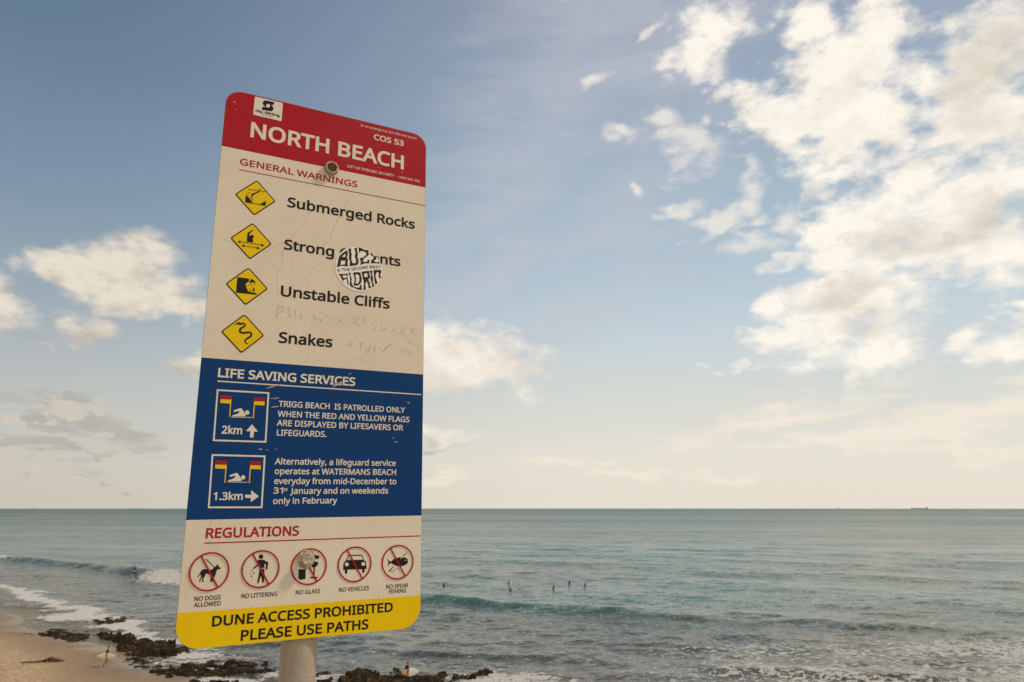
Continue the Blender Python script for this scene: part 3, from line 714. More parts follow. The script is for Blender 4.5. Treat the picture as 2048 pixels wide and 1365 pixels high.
 'Y': (793, ((375,0,333,0,333,127,333,255,333,382,222,588,111,794,0,1000,46,1000,92,1000,137,1000,224,836,310,672,396,508,483,672,570,836,657,1000,702,1000,747,1000,793,1000,682,796,570,592,459,388,459,259,459,129,459,0,417,0),)),
 'a': (786, ((365,-14,301,-14,233,-14,176,4,132,40,87,76,64,132,64,209,64,283,94,341,153,382,211,422,302,444,424,448,467,450,509,451,552,452,552,467,552,482,552,497,552,560,538,603,511,627,484,652,446,664,396,664,357,664,320,658,284,646,249,635,216,621,185,606,172,637,160,668,147,699,180,717,218,732,263,744,308,757,355,763,403,763,495,763,563,743,606,703,650,663,672,599,672,511,672,341,672,170,672,0,642,0,613,0,583,0,575,35,567,71,559,106,557,106,555,106,553,106,521,65,486,35,450,15,414,-4),(289,85,329,85,393,85,445,103,487,138,529,173,550,227,550,300,550,322,550,345,550,367,514,366,477,364,440,363,346,359,282,344,246,318,210,292,192,255,192,207,192,165,205,134,230,115,256,95))),
 'b': (861, ((567,-14,475,-14,416,-14,368,-3,331,18,293,40,264,65,242,95,239,95,236,95,232,95,224,63,216,32,207,0,178,0,148,0,119,0,119,355,119,710,119,1064,160,1064,201,1064,242,1064,242,978,242,892,242,805,242,774,242,744,240,716,239,689,237,667,235,651,238,651,240,651,242,651,264,683,293,710,331,731,368,753,416,763,475,763,568,763,643,731,700,666,756,601,784,504,784,375,784,246,756,149,699,84,642,19),(374,88,457,88,524,88,574,113,607,162,640,212,657,283,657,377,657,566,589,661,454,661,374,661,319,638,289,592,258,547,242,476,242,380,242,378,242,376,242,374,242,282,257,211,288,162,318,113))),
 'c': (672, ((463,-14,420,-14,354,-14,295,0,243,27,191,54,151,96,121,153,92,210,77,282,77,371,77,464,92,539,123,597,154,655,196,697,249,724,301,751,361,765,429,765,467,765,504,761,539,753,575,745,604,735,626,724,613,690,601,656,588,622,566,630,540,638,510,646,480,653,452,657,426,657,278,657,204,562,204,373,204,282,222,213,258,165,294,116,348,92,419,92,460,92,496,97,527,105,559,113,587,124,613,136,613,99,613,63,613,27,588,14,560,4,530,-4,500,-11),)),
 'd': (861, ((444,-14,385,-14,292,-14,217,18,161,83,105,148,77,245,77,374,77,503,105,600,162,666,218,732,293,765,387,765,444,765,492,754,529,732,566,711,596,685,619,654,622,654,625,654,627,654,627,666,625,684,623,708,620,732,619,751,619,765,619,865,619,965,619,1064,660,1064,701,1064,742,1064,742,710,742,355,742,0,709,0,676,0,643,0,637,34,631,67,625,101,623,101,621,101,619,101,597,69,567,42,529,20,492,-3),(338,88,405,88,484,88,540,110,572,153,604,197,620,262,620,350,620,358,620,365,620,373,620,466,605,538,574,588,543,637,486,662,403,662,337,662,287,636,254,583,221,531,204,460,204,371,204,282,221,212,254,162,287,113))),
 'e': (790, ((490,-14,438,-14,367,-14,305,0,250,29,195,58,153,102,123,159,92,216,77,287,77,370,77,452,91,522,118,581,146,640,185,685,235,717,285,749,343,765,409,765,473,765,529,751,575,723,621,695,657,655,681,604,706,553,718,494,718,426,718,401,718,376,718,352,547,352,376,352,204,352,206,267,228,202,270,158,311,113,369,91,444,91,492,91,534,95,571,104,608,113,646,126,685,143,685,107,685,71,685,35,647,18,609,6,571,-2,534,-10),(214,517,207,450,335,450,462,450,590,450,590,513,575,565,546,604,516,644,470,664,408,664,349,664,302,645,268,607,234,569))),
 'f': (482, ((194,0,153,0,153,218,153,437,153,655,109,655,65,655,21,655,21,675,21,694,21,713,65,727,109,741,153,755,153,769,153,784,153,798,153,895,174,965,217,1008,260,1050,320,1071,396,1071,426,1071,454,1069,478,1064,503,1059,524,1053,542,1046,531,1014,521,982,510,950,495,954,478,959,458,964,438,968,418,971,398,971,357,971,326,957,306,929,286,902,276,859,276,800,276,783,276,767,276,751,339,751,402,751,465,751,465,719,465,687,465,655,402,655,339,655,276,655,276,437,276,218,276,0,235,0),)),
 'g': (861, ((660,-60,619,-60,619,-60,619,-60,619,-15,619,1,620,21,620,43,621,66,623,85,626,101,623,101,620,101,618,101,596,69,567,42,529,20,491,-3,442,-14,382,-14,292,-14,218,18,162,83,105,148,77,245,77,374,77,503,106,600,163,666,221,732,295,765,387,765,445,765,493,754,531,731,568,709,598,681,620,648,622,648,624,648,626,648,632,683,638,717,644,751,677,751,710,751,742,751,742,388,742,26,742,-60,701,-60),(338,88,406,88,484,88,539,109,571,152,603,194,620,260,620,347,620,356,620,364,620,373,620,468,605,540,573,589,541,638,485,662,403,662,336,662,286,636,254,583,221,531,204,460,204,371,204,282,221,213,254,163,287,113),(701,60,742,60,742,13,742,-33,742,-80,737,-110,733,-140,728,-170,715,-197,703,-223,690,-250,667,-270,643,-290,620,-310,587,-322,553,-333,520,-345,480,-349,440,-352,400,-356,363,-353,327,-351,290,-348,260,-341,230,-335,200,-328,177,-319,155,-309,132,-300,132,-261,132,-221,132,-182,158,-194,184,-206,210,-218,240,-225,270,-233,300,-240,332,-243,363,-245,395,-248,427,-244,458,-240,490,-236,513,-224,537,-212,560,-200,574,-182,588,-163,602,-145,607,-120,613,-95,618,-70,618,-27,619,17,619,60,660,60))),
 'h': (866, ((160,0,119,0,119,355,119,710,119,1064,160,1064,201,1064,242,1064,242,960,242,856,242,752,242,715,240,680,235,647,238,647,241,647,244,647,268,685,301,714,342,734,384,754,429,763,478,763,569,763,638,742,683,698,729,655,752,585,752,489,752,326,752,163,752,0,711,0,671,0,630,0,630,160,630,320,630,480,630,601,574,661,462,661,378,661,320,637,289,590,258,543,242,476,242,388,242,259,242,129,242,0,201,0),)),
 'i': (361, ((201,875,182,875,162,875,144,882,130,895,116,908,109,928,109,954,109,981,116,1001,130,1013,144,1026,162,1032,182,1032,201,1032,217,1026,232,1013,246,1001,254,981,254,954,254,928,246,908,232,895,217,882),(160,0,119,0,119,250,119,500,119,751,160,751,201,751,242,751,242,500,242,250,242,0,201,0))),
 'k': (748, ((160,0,119,0,119,355,119,710,119,1064,160,1064,200,1064,241,1064,241,879,241,694,241,508,241,493,240,474,239,450,239,425,237,404,235,387,237,387,239,387,241,387,246,394,255,405,266,419,277,433,289,447,300,461,312,476,322,488,331,497,410,582,490,666,570,751,618,751,666,751,714,751,613,644,512,537,410,430,519,287,627,143,735,0,686,0,636,0,587,0,500,117,413,233,326,350,298,325,269,301,241,276,241,184,241,92,241,0,200,0),)),
 'l': (361, ((160,0,119,0,119,355,119,710,119,1064,160,1064,201,1064,242,1064,242,710,242,355,242,0,201,0),)),
 'm': (1310, ((160,0,119,0,119,250,119,500,119,751,152,751,185,751,218,751,225,717,231,683,237,648,239,648,241,648,244,648,267,688,299,717,338,736,378,755,420,765,465,765,583,765,659,723,695,639,697,639,699,639,702,639,727,682,761,713,805,734,848,754,894,765,943,765,1028,765,1091,743,1133,700,1175,656,1196,586,1196,489,1196,326,1196,163,1196,0,1155,0,1115,0,1074,0,1074,161,1074,322,1074,483,1074,602,1023,661,922,661,849,661,797,640,765,598,734,556,718,495,718,415,718,276,718,138,718,0,678,0,637,0,597,0,597,161,597,322,597,483,597,602,545,661,443,661,367,661,315,638,286,591,257,544,242,477,242,389,242,260,242,130,242,0,201,0),)),
 'n': (866, ((160,0,119,0,119,250,119,500,119,751,152,751,185,751,218,751,225,717,231,683,237,648,239,648,241,648,244,648,268,688,302,717,345,736,387,755,433,765,480,765,570,765,638,743,683,700,729,656,752,586,752,489,752,326,752,163,752,0,711,0,671,0,630,0,630,160,630,320,630,480,630,601,574,661,462,661,379,661,322,638,290,591,258,544,242,477,242,389,242,260,242,130,242,0,201,0),)),
 'o': (847, ((529,-14,422,-14,355,-14,296,1,244,32,193,62,152,106,122,165,92,223,77,294,77,377,77,501,108,597,171,664,233,731,318,765,426,765,494,765,554,750,606,719,658,689,698,645,728,588,757,530,772,460,772,377,772,253,740,156,677,88,614,20),(348,88,424,88,500,88,556,114,591,166,627,218,644,288,644,377,644,465,627,535,591,585,556,636,500,661,423,661,346,661,291,636,256,585,222,535,204,465,204,377,204,288,222,218,257,166,292,114))),
 'p': (861, ((160,-336,119,-336,119,26,119,388,119,751,153,751,186,751,220,751,225,717,231,683,237,648,239,648,240,648,242,648,265,681,294,709,331,731,367,754,415,765,476,765,569,765,643,732,700,668,756,604,784,507,784,377,784,249,756,152,700,85,643,19,568,-14,475,-14,417,-14,369,-3,331,19,293,41,264,66,242,95,239,95,237,95,234,95,236,79,238,59,239,35,241,11,242,-10,242,-28,242,-131,242,-233,242,-336,201,-336),(374,88,457,88,502,88,540,101,569,126,599,151,621,186,635,229,650,272,657,322,657,378,657,464,640,533,607,584,574,635,523,661,454,661,377,661,323,640,292,597,261,554,244,488,242,401,242,393,242,385,242,377,242,284,257,213,288,163,318,113))),
 'q': (861, ((660,-336,619,-336,619,-229,619,-122,619,-15,619,1,620,21,620,43,621,66,623,85,626,101,623,101,620,101,618,101,596,69,567,42,529,20,491,-3,442,-14,382,-14,292,-14,218,18,162,83,105,148,77,245,77,374,77,503,106,600,163,666,221,732,295,765,387,765,445,765,493,754,531,731,568,709,598,681,620,648,622,648,624,648,626,648,632,683,638,717,644,751,677,751,710,751,742,751,742,388,742,26,742,-336,701,-336),(338,88,406,88,484,88,539,109,571,152,603,194,620,260,620,347,620,356,620,364,620,373,620,468,605,540,573,589,541,638,485,662,403,662,336,662,286,636,254,583,221,531,204,460,204,371,204,282,221,213,254,163,287,113))),
 'r': (578, ((160,0,119,0,119,250,119,500,119,751,153,751,186,751,220,751,225,705,229,659,234,613,236,613,238,613,239,613,264,655,295,690,333,720,372,750,417,765,469,765,483,765,498,764,515,763,531,761,545,759,557,756,552,718,547,681,542,643,530,646,517,648,502,650,488,652,474,653,461,653,423,653,387,642,353,621,319,600,292,571,272,533,252,495,242,451,242,401,242,267,242,134,242,0,201,0),)),
 's': (671, ((400,-14,308,-14,256,-14,211,-10,173,-1,135,7,102,19,73,34,73,71,73,108,73,146,103,131,139,117,181,104,224,92,267,85,311,85,373,85,419,95,447,116,475,136,489,162,489,196,489,215,484,232,473,246,463,261,445,276,418,291,391,306,353,323,304,342,255,360,214,379,179,398,145,416,118,439,99,465,81,491,71,525,71,566,71,629,97,678,149,713,201,747,269,765,353,765,399,765,441,760,481,751,521,743,558,730,592,714,578,682,564,649,550,616,519,629,486,641,451,650,416,659,381,664,345,664,294,664,256,656,229,639,202,623,189,601,189,573,189,552,195,535,207,520,219,506,240,492,268,478,297,465,334,448,382,430,430,412,471,394,504,375,538,356,563,333,581,307,599,281,608,247,608,207,608,134,581,79,527,42,472,5),)),
 't': (506, ((371,-14,349,-14,310,-14,273,-7,240,6,207,20,180,43,160,77,139,111,129,158,129,218,129,364,129,510,129,655,93,655,58,655,22,655,22,675,22,695,22,714,58,731,94,747,130,763,147,817,163,870,179,923,204,923,228,923,252,923,252,866,252,808,252,751,324,751,397,751,469,751,469,719,469,687,469,655,397,655,324,655,252,655,252,511,252,366,252,221,252,176,263,142,285,120,307,98,335,87,370,87,388,87,408,88,427,92,447,95,463,99,475,102,475,71,475,40,475,8,462,2,443,-4,419,-8,394,-12),)),
 'u': (866, ((432,-14,384,-14,293,-14,225,8,179,51,134,95,111,164,111,259,111,423,111,587,111,751,152,751,194,751,235,751,235,590,235,429,235,268,235,148,291,88,402,88,485,88,543,112,575,158,607,205,623,272,623,360,623,490,623,620,623,751,664,751,705,751,746,751,746,500,746,250,746,0,713,0,679,0,646,0,640,33,634,66,627,99,626,99,624,99,622,99,598,60,564,32,521,13,478,-5),)),
 'v': (711, ((331,0,284,0,190,250,95,500,0,751,44,751,88,751,132,751,185,603,238,456,291,308,299,288,307,265,315,239,324,214,331,190,338,167,344,144,349,125,352,109,353,109,355,109,357,109,361,125,366,145,373,168,380,191,388,216,397,241,406,266,414,289,420,308,473,456,527,603,580,751,624,751,668,751,711,751,616,500,521,250,426,0,379,0),)),
 'w': (1101, ((268,1,221,1,153,252,84,502,15,752,58,752,100,752,143,752,177,619,212,485,246,352,257,311,267,271,276,230,285,189,292,155,296,127,297,127,299,127,301,127,305,143,309,163,314,186,320,210,325,234,332,260,338,285,345,309,352,329,396,470,440,611,485,752,529,752,574,752,619,752,662,611,705,470,748,329,758,297,768,263,778,225,788,188,795,156,798,129,800,129,802,129,804,129,807,152,813,184,823,225,833,267,843,309,854,352,889,485,924,619,959,752,1001,752,1043,752,1085,752,1016,502,946,252,877,1,829,1,781,1,732,1,690,142,647,283,604,424,592,463,581,500,572,537,563,574,556,603,552,623,550,623,548,623,546,623,542,603,536,574,528,537,520,500,509,462,496,423,451,282,406,142,361,1,315,1),)),
 'y': (714, ((190,-336,118,-336,95,-336,76,-335,59,-333,42,-330,28,-328,15,-325,15,-292,15,-260,15,-227,26,-229,38,-231,53,-232,67,-234,82,-235,98,-235,141,-235,176,-223,202,-199,228,-175,249,-142,265,-102,278,-69,291,-36,304,-3,203,248,102,500,1,751,45,751,89,751,133,751,187,608,241,466,296,324,310,286,322,250,333,216,345,182,353,150,359,119,360,119,362,119,364,119,370,142,378,173,390,211,402,249,415,287,429,325,479,467,530,609,581,751,626,751,670,751,714,751,606,466,499,181,391,-104,365,-175,331,-231,289,-273,248,-315),)),
}
ART = {
 'header': [
  ('T','white','NORTH BEACH',54,394.9,102.7,36.5,0.04),
  ('T','white','In an emergency dial 000 and quote',289.2,425.1,15.4,5.8,0.01),
  ('T','white','COS 53',321.2,393.8,41.6,14.7,0.04),
  ('T','white','CITY OF STIRLING SECURITY',262.2,372.1,126.6,6.5,0.02),
  ('T','white','1300 365 356',381,435.4,126.8,5.4,0.02),
 ],
 'logo': [
  ('T','navy','City',60.5,75.5,39.6,5.5,0.06),
  ('T','navy','of',76.1,79.4,38.7,1.9,0.03),
  ('T','navy','Stirling',80.2,110.3,39.4,5.7,0.06),
  ('T','navy','City of Choice',72.3,96.8,44.1,3,0),
  ('P','navy',1,(((97.6,6.7),(95.9,13.8),(90.3,14.1),(93.2,16.2),(95.6,19.5),(96.6,23.2),(95.8,27.1),(93.5,29.7),(89.5,30.6),(72.6,31.9),(74.4,24),(82.7,23.7),(78.6,21.7),(75.4,19.3),(73.9,16.1),(74.1,12.5),(76,9),(79.5,7.3),(83.8,7)),)),
  ('P','white',2,(((89.1,18),(89,19.6),(88.5,21),(87.7,22.3),(86.6,23.3),(85.3,23.9),(84.1,24),(82.9,23.6),(81.9,22.9),(81.3,21.7),(81,20.3),(81.1,18.8),(81.6,17.3),(82.4,16.1),(83.5,15.1),(84.8,14.5),(86,14.3),(87.2,14.7),(88.2,15.5),(88.8,16.6)),)),
 ],
 'warnings': [
  ('R','red',1,((37.6,183.3),(449.4,184.1)),(1.7,1.7)),
  ('T','red','GENERAL WARNINGS',38.4,287.4,171.7,15.1,0.03),
  ('T','black','Submerged Rocks',138.9,424.5,248.3,23.2,0.04),
  ('T','black','Strong Currents',137.9,392,345.5,23.2,0.04),
  ('T','black','Unstable Cliffs',137.5,369.4,448.9,23.4,0.04),
  ('T','black','Snakes',139.6,247.9,548,23.4,0.04),
 ],
 'graffiti': [
  ('R','graffiti',1,((132.3,473.8),(132.8,497.2)),(0.9,0.9)),
  ('R','graffiti',1,((133.7,473.7),(143.6,469.9),(144.8,479.2),(136.5,485.9)),(0.9,1.4,1.4,0.9)),
  ('R','graffiti',1,((152.4,471.4),(158.9,472.2),(153.6,481.4),(159.9,489.4),(151.4,494.2)),(0.9,1.5,1.5,1.5,0.9)),
  ('R','graffiti',1,((168.8,474.2),(168.2,492.3),(173.4,490.4)),(0.9,1.5,0.9)),
  ('R','graffiti',1,((179.5,482.4),(183.6,486.7),(180.7,492.8),(176.8,487.5)),(0.9,1.5,1.5,0.9)),
  ('R','graffiti',1,((206.3,480.9),(211.5,493.7),(216.2,483.9),(222.1,493.5),(225.6,483.5)),(0.9,1.5,1.5,1.5,0.9)),
  ('R','graffiti',1,((257.7,478.2),(261.9,491.3),(269.5,484)),(0.9,1.6,0.9)),
  ('R','graffiti',1,((289.1,477.8),(299.4,479.9),(290.2,490.2),(301.4,492.9)),(1,1.6,1.6,1)),
  ('R','graffiti',1,((307.4,482.3),(312.7,476.8),(315,489.7)),(1,1.6,1)),
  ('R','graffiti',1,((331.6,482.9),(337.6,498.8),(342.1,481.8)),(1,1.6,1)),
  ('R','graffiti',1,((351.4,487.4),(355,501),(364,492)),(1,1.6,1)),
  ('R','graffiti',1,((374.5,484.9),(381.5,501.6)),(1,1)),
  ('R','graffiti',1,((394.6,486.1),(400,502.3),(405.5,488.3)),(1,1.7,1)),
  ('R','graffiti',1,((418.4,488.6),(428.7,489.2),(419.2,497),(429.6,501)),(1,1.7,1.7,1)),
  ('R','graffiti',1,((275.7,541.5),(290.2,535.6)),(0.9,0.9)),
  ('R','graffiti',1,((287.4,529.4),(283.3,544)),(0.9,0.9)),
  ('R','graffiti',1,((302.8,535),(313.1,530.8)),(1,1)),
  ('R','graffiti',1,((309.1,532.8),(307.4,551.4)),(1,1)),
  ('R','graffiti',1,((317.2,540.2),(324,552.5),(329.9,535.1)),(1,1.6,1)),
  ('R','graffiti',1,((339.6,534.8),(336.8,551.4)),(1,1)),
  ('R','graffiti',1,((349.4,538.8),(356.2,547),(368.9,532),(379.4,527.1)),(1,1.6,1.6,1)),
  ('R','graffiti',1,((400.5,532.4),(398.5,549.8),(409.7,537.5),(420,547.9)),(1,1.7,1.7,1)),
 ],
 'warning_rocks': [
  ('R','black',3,((58.6,222.9),(61.5,225.3),(64.1,222.8),(67,225.2),(69.6,222.7),(72.5,225.1),(75.1,222.6),(78.1,225),(80.7,222.4),(83.6,224.8),(86.2,222.3),(89.2,224.7),(91.8,222.2)),(1.3,1.3,1.3,1.3,1.3,1.3,1.3,1.3,1.3,1.3,1.3,1.3,1.3)),
  ('R','black',3,((82.6,218.5),(79,226.1),(73.1,230.5),(67.6,236),(65.5,244.4)),(1.4,2.5,3,2.7,1.6)),
  ('R','black',3,((73.1,230.5),(68.4,232.1),(65.5,236.4)),(1.4,1.4,1.4)),
  ('R','black',3,((56.7,233.9),(59.6,237.6)),(0.8,0.8)),
  ('R','black',3,((59.7,230.2),(61.6,235.3)),(0.8,0.8)),
  ('R','black',3,((55.7,238.4),(58.5,239.7)),(0.8,0.8)),
  ('R','black',3,((63.4,230),(63.1,233.8)),(0.8,0.8)),
  ('P','black',3,(((70.8,244.9),(70.5,245.9),(69.6,246.3),(68.9,245.8),(68.8,244.8),(69.5,244),(70.4,244)),)),
  ('P','black',3,(((68.3,246.9),(68,248),(67.1,248.4),(66.3,247.9),(66.3,246.8),(66.9,246),(67.8,246.1)),)),
  ('P','black',3,(((70,249.1),(69.7,250.1),(68.8,250.5),(68.1,250),(68,248.9),(68.7,248.1),(69.6,248.2)),)),
  ('P','black',3,(((54.8,240.4),(56.6,239.2),(58.1,241.9),(59.8,240),(61.1,243.8),(63.3,244.3),(65.2,248.8),(69.3,253.5),(84.8,253.2),(87.8,249.2),(89.5,249.5),(91.4,245.4),(93.1,246.9),(95.2,241.5),(95.5,254.8),(55,254.9)),)),
 ],
 'warning_currents': [
  ('P','black',3,(((76.9,327.9),(76.8,329.3),(76.4,330.5),(75.7,331.6),(74.7,332.4),(73.6,332.8),(72.4,332.7),(71.4,332.3),(70.5,331.6),(69.9,330.5),(69.6,329.2),(69.7,327.9),(70.2,326.7),(70.9,325.6),(71.9,324.8),(73,324.4),(74.1,324.4),(75.2,324.9),(76.1,325.6),(76.7,326.7)),)),
  ('P','black',3,(((73.5,312.9),(74.4,314.2),(68.7,323.1),(68.4,326.1),(71.4,332.2),(75.7,333.6),(76.7,340.9),(64.7,341.5),(64,323.3),(64.9,321.4)),)),
  ('R','black',3,((49.9,342.5),(52.6,344.8),(54.9,342.5),(57.6,344.8),(59.9,342.4),(62.6,344.8),(64.9,342.4),(67.6,344.8),(70,342.4),(72.7,344.7),(75,342.4),(77.7,344.7),(80.1,342.3),(82.8,344.7),(85.2,342.3),(87.9,344.7),(90.3,342.3),(93,344.6),(95.4,342.2)),(1.3,1.3,1.3,1.3,1.3,1.3,1.3,1.3,1.3,1.3,1.3,1.3,1.3,1.3,1.3,1.3,1.3,1.3,1.3)),
  ('P','black',3,(((46.9,343.9),(52.3,339.7),(52,346.9)),)),
  ('P','black',3,(((99,343.5),(92.7,340.6),(92.6,347.5)),)),
  ('R','black',3,((58.2,350),(60.8,352.3),(63,350),(65.6,352.3),(67.8,350),(70.4,352.3),(72.6,350),(75.2,352.3),(77.4,350),(80,352.3),(82.3,349.9),(84.9,352.3),(87.1,349.9)),(1.3,1.3,1.3,1.3,1.3,1.3,1.3,1.3,1.3,1.3,1.3,1.3,1.3)),
  ('P','black',3,(((55.2,351.1),(60.4,347.2),(60.1,354.1)),)),
  ('P','black',3,(((90.9,351.1),(84.9,348.2),(84.6,355.1)),)),
 ],
 'warning_cliffs': [
  ('P','black',3,(((52.1,419.9),(74.2,419.9),(74.5,427.1),(71,428.8),(69,430.8),(68.8,434.3),(70.7,435.5),(69.8,438.5),(72.2,442.5),(74,446),(79.8,448.1),(89.2,448.6),(91.8,452.3),(51.9,452.9)),)),
  ('P','black',3,(((77.6,419.4),(80,421.1),(83.2,421.5),(88.2,426.1),(75.8,428.4)),)),
  ('P','black',3,(((79.5,430.2),(79.2,431.6),(78.5,432),(77.8,431.2),(77.7,429.7),(78.3,428.6),(79,428.9)),)),
  ('P','black',3,(((86.3,430.4),(86,431.8),(85.3,432.2),(84.6,431.4),(84.5,429.9),(85,428.9),(85.8,429.1)),)),
  ('P','black',3,(((74.6,434.3),(74.3,435.7),(73.6,436.2),(72.9,435.3),(72.8,433.8),(73.4,432.8),(74.2,433)),)),
  ('P','black',3,(((81.8,434.5),(81.6,435.9),(80.9,436.3),(80.2,435.5),(80.1,434),(80.6,433),(81.4,433.2)),)),
  ('P','black',3,(((77.7,442),(77.4,443.4),(76.7,443.8),(76,443),(75.9,441.5),(76.5,440.5),(77.3,440.7)),)),
  ('P','black',3,(((81.5,445),(81.3,446.4),(80.5,446.8),(79.9,445.9),(79.8,444.5),(80.3,443.4),(81.1,443.7)),)),
  ('P','black',3,(((86.4,442),(86.3,444.9),(85.6,446.8),(84.7,446.9),(83.8,445.2),(83.3,442.4),(83.4,439.5),(84,437.6),(85,437.5),(85.9,439.2)),)),
 ],
 'warning_snake': [
  ('R','black',3,((57.3,517),(61,516.1),(66.1,516.4),(70,514.8),(73.1,515.9),(73.9,518.9),(71,522),(66.7,525.3),(64.5,529.4),(65.8,533.5),(70.4,534.7),(77.4,533.1),(82.9,532),(86.6,533.8),(86.9,538.3),(83.6,542.2),(79,545.5),(76,549.4),(76.5,553.3),(79.4,555.5),(82.8,556.3)),(2,5.5,4.3,3,3,3.3,3.5,3.8,4,4,4,4,4,3.8,3.8,3.8,3.5,3,2.5,2,1)),
  ('R','black',3,((57.6,517.6),(55.1,518.7)),(0.8,0.8)),
  ('R','black',3,((55.1,518.7),(53.4,518.3)),(0.5,0.5)),
  ('R','black',3,((55.1,518.7),(53.8,520.5)),(0.5,0.5)),
 ],
 'sticker': [
  ('P','ink',2,(((270.7,325.6),(272,333.7),(271.1,341.7),(270.6,344.9),(273.2,346.9),(272.3,355.9),(273.3,363.7),(266.9,363.6),(261.2,363.7),(256.6,365.5),(249.5,368.7),(251.5,354.7),(252.7,345.7),(255.6,339.7),(262.6,331.9)),((266.8,334.4),(267.7,341.7),(263.5,342.7),(259.7,344.3),(261.8,339.8)),((257.6,351.8),(263.3,351.8),(267.5,350.2),(266.6,355.7),(267.4,359.8),(262.6,360.2),(256.5,363),(257.9,358.1)))),
  ('P','ink',2,(((272.4,322.5),(279.4,320),(278.6,327.1),(280.6,333.5),(280.1,341.4),(280.9,347.9),(283.2,354.2),(286.4,354.1),(290.8,351.9),(290.9,346.4),(287.4,338),(288.9,328.8),(285.6,319.2),(291.4,315.8),(291.9,322.7),(294,330.2),(293.4,338.1),(296.7,346.6),(295.9,353.4),(293.4,357.1),(286.6,359.3),(276.4,362.5),(277.7,351.8),(274.7,343.3),(274.9,333.3)),)),
  ('P','ink',2,(((294.4,314.8),(303.2,316.3),(307.5,318.8),(315.9,318.2),(318.6,320.6),(317.6,324.1),(319,328.4),(316,332.3),(308.2,339.2),(305.5,345.8),(307.9,347.3),(315.9,345.8),(315.7,341.9),(320.5,339.5),(319.7,349.5),(311.7,349.8),(305.9,353),(299.7,356.1),(301.7,349.1),(298.4,339.8),(304.9,338),(312.7,330.6),(313.3,326.2),(308.7,323.3),(302.8,322.2),(298.6,324.7),(297.2,329.1),(296.1,323.1)),)),
  ('P','ink',2,(((321.4,320.7),(326.5,323.8),(328.1,328.1),(336.5,331.3),(335.5,337.1),(329.8,342.5),(336.3,343.8),(341.2,343.2),(341.6,339),(343.6,346.7),(334.2,346.4),(323.8,348.6),(324.5,341.1),(329.8,335.8),(329.5,332.4),(325,328.6),(321.9,330.4),(323.6,325.4)),)),
  ('P','ink',2,(((253.4,382.9),(261.4,382.6),(273.7,379.9),(273.4,388.8),(276,399.3),(276.4,408.2),(274.1,404),(272.1,392.2),(265,395.4),(264.1,398.3),(267.3,402.9),(263.1,399.5),(259.7,390.7)),((262.5,385.4),(271.3,383.4),(272,389.3),(265.9,391.5),(264,390.1)))),
  ('P','ink',2,(((274.7,377.1),(280.4,377.6),(279.9,384.5),(282.9,389.6),(282.5,398.4),(285,404.9),(288.3,407.7),(295.6,409.2),(301.1,407.9),(300.7,403.8),(305,399.5),(305,406.3),(306.3,413.2),(296.8,413.4),(287.3,409.8),(282.1,409.4),(278.5,403.3),(279.7,394.4),(278.6,385.8)),)),
  ('P','ink',2,(((284.2,376.2),(289.2,374.6),(295.5,372.9),(301.8,373.6),(302.2,379.1),(304.9,386.5),(303.4,397.7),(295.5,405.1),(287.3,404.3),(289.3,392),(286.9,381.3)),((289.9,380),(295.6,378.4),(299.1,381.8),(299.8,392.7),(296.4,399.8),(291.3,399.6),(292.4,389.3)))),
  ('P','ink',2,(((303.6,370.6),(312.3,368.7),(320.8,366.1),(321.5,374.1),(323.5,380.4),(321.8,384.6),(318.7,386.9),(322.6,392.8),(323.4,399.3),(326.4,405),(320.9,407.6),(319.4,398.8),(315.6,390.5),(313.4,398.5),(314.7,411.2),(309.2,412.8),(310.2,396.8),(306.7,384)),((309.3,374.7),(316.7,372.3),(317.6,381.1),(310.8,382.8)))),
  ('P','ink',2,(((321.8,365.9),(327.9,364.2),(327.2,373.2),(329.8,380.7),(329.9,391.8),(333.2,400.8),(328.6,404.4),(327.6,394.3),(323.8,384.9),(325.3,375.7)),)),
  ('P','ink',2,(((330.1,362.7),(337.9,362.1),(346.7,359.7),(348.5,365.6),(345.7,371.6),(347.7,377.5),(345.1,382.9),(343.5,378.7),(342,374.4),(342.4,367.6),(340.4,366.3),(337,368.4),(335.2,375.4),(336.8,383),(340.3,392.6),(335.4,396.8),(333.2,386.9),(331.5,374.8)),)),
  ('S','ink','&',251.1,378,257.3,377.8,6.2,0.03),
  ('S','ink','THE',260.3,376.4,278.7,373.2,6.6,0.03),
  ('S','ink','SECOND',282,371.9,318.7,361.1,6.8,0.03),
  ('S','ink','BEST',321.9,360.2,346.6,357.1,6.4,0.03),
 ],
 'services': [
  ('T','white','LIFE SAVING SERVICES',32,299.1,626.7,18.2,0.04),
  ('R','white',1,((32.2,634.6),(445.5,635.9)),(2.3,2.3)),
  ('T','white','TRIGG BEACH  IS PATROLLED ONLY',147.5,408.9,678.2,12,0.03),
  ('T','white','WHEN THE RED AND YELLOW FLAGS',147,419.4,698.1,12,0.03),
  ('T','white','ARE DISPLAYED BY LIFESAVERS OR',146.6,405.6,716.3,12,0.03),
  ('T','white','LIFEGUARDS.',147.8,244.6,735.5,12,0.03),
  ('T','white','Alternatively, a lifeguard service',147.7,391.2,791.3,12,0.03),
  ('T','white','operates at WATERMANS BEACH',148.4,392.1,810.1,12,0.03),
  ('T','white','everyday from mid-December to',148.6,393.3,829,12,0.03),
  ('T','white','31',148.5,166.3,847.1,12,0.03),
  ('T','white','January and on weekends',179.8,376.3,847.8,12,0.03),
  ('T','white','only in February',149,271.4,866.6,12,0.03),
  ('T','white','st',167,174.7,842.2,6.5,0.03),
 ],
 'patrol_up': [
  ('P','white',1,(((32.3,650.5),(128.5,650.5),(129.4,750),(33.3,749.6)),((35.3,653.6),(125.4,653.7),(126.3,746.8),(36.2,746.6)))),
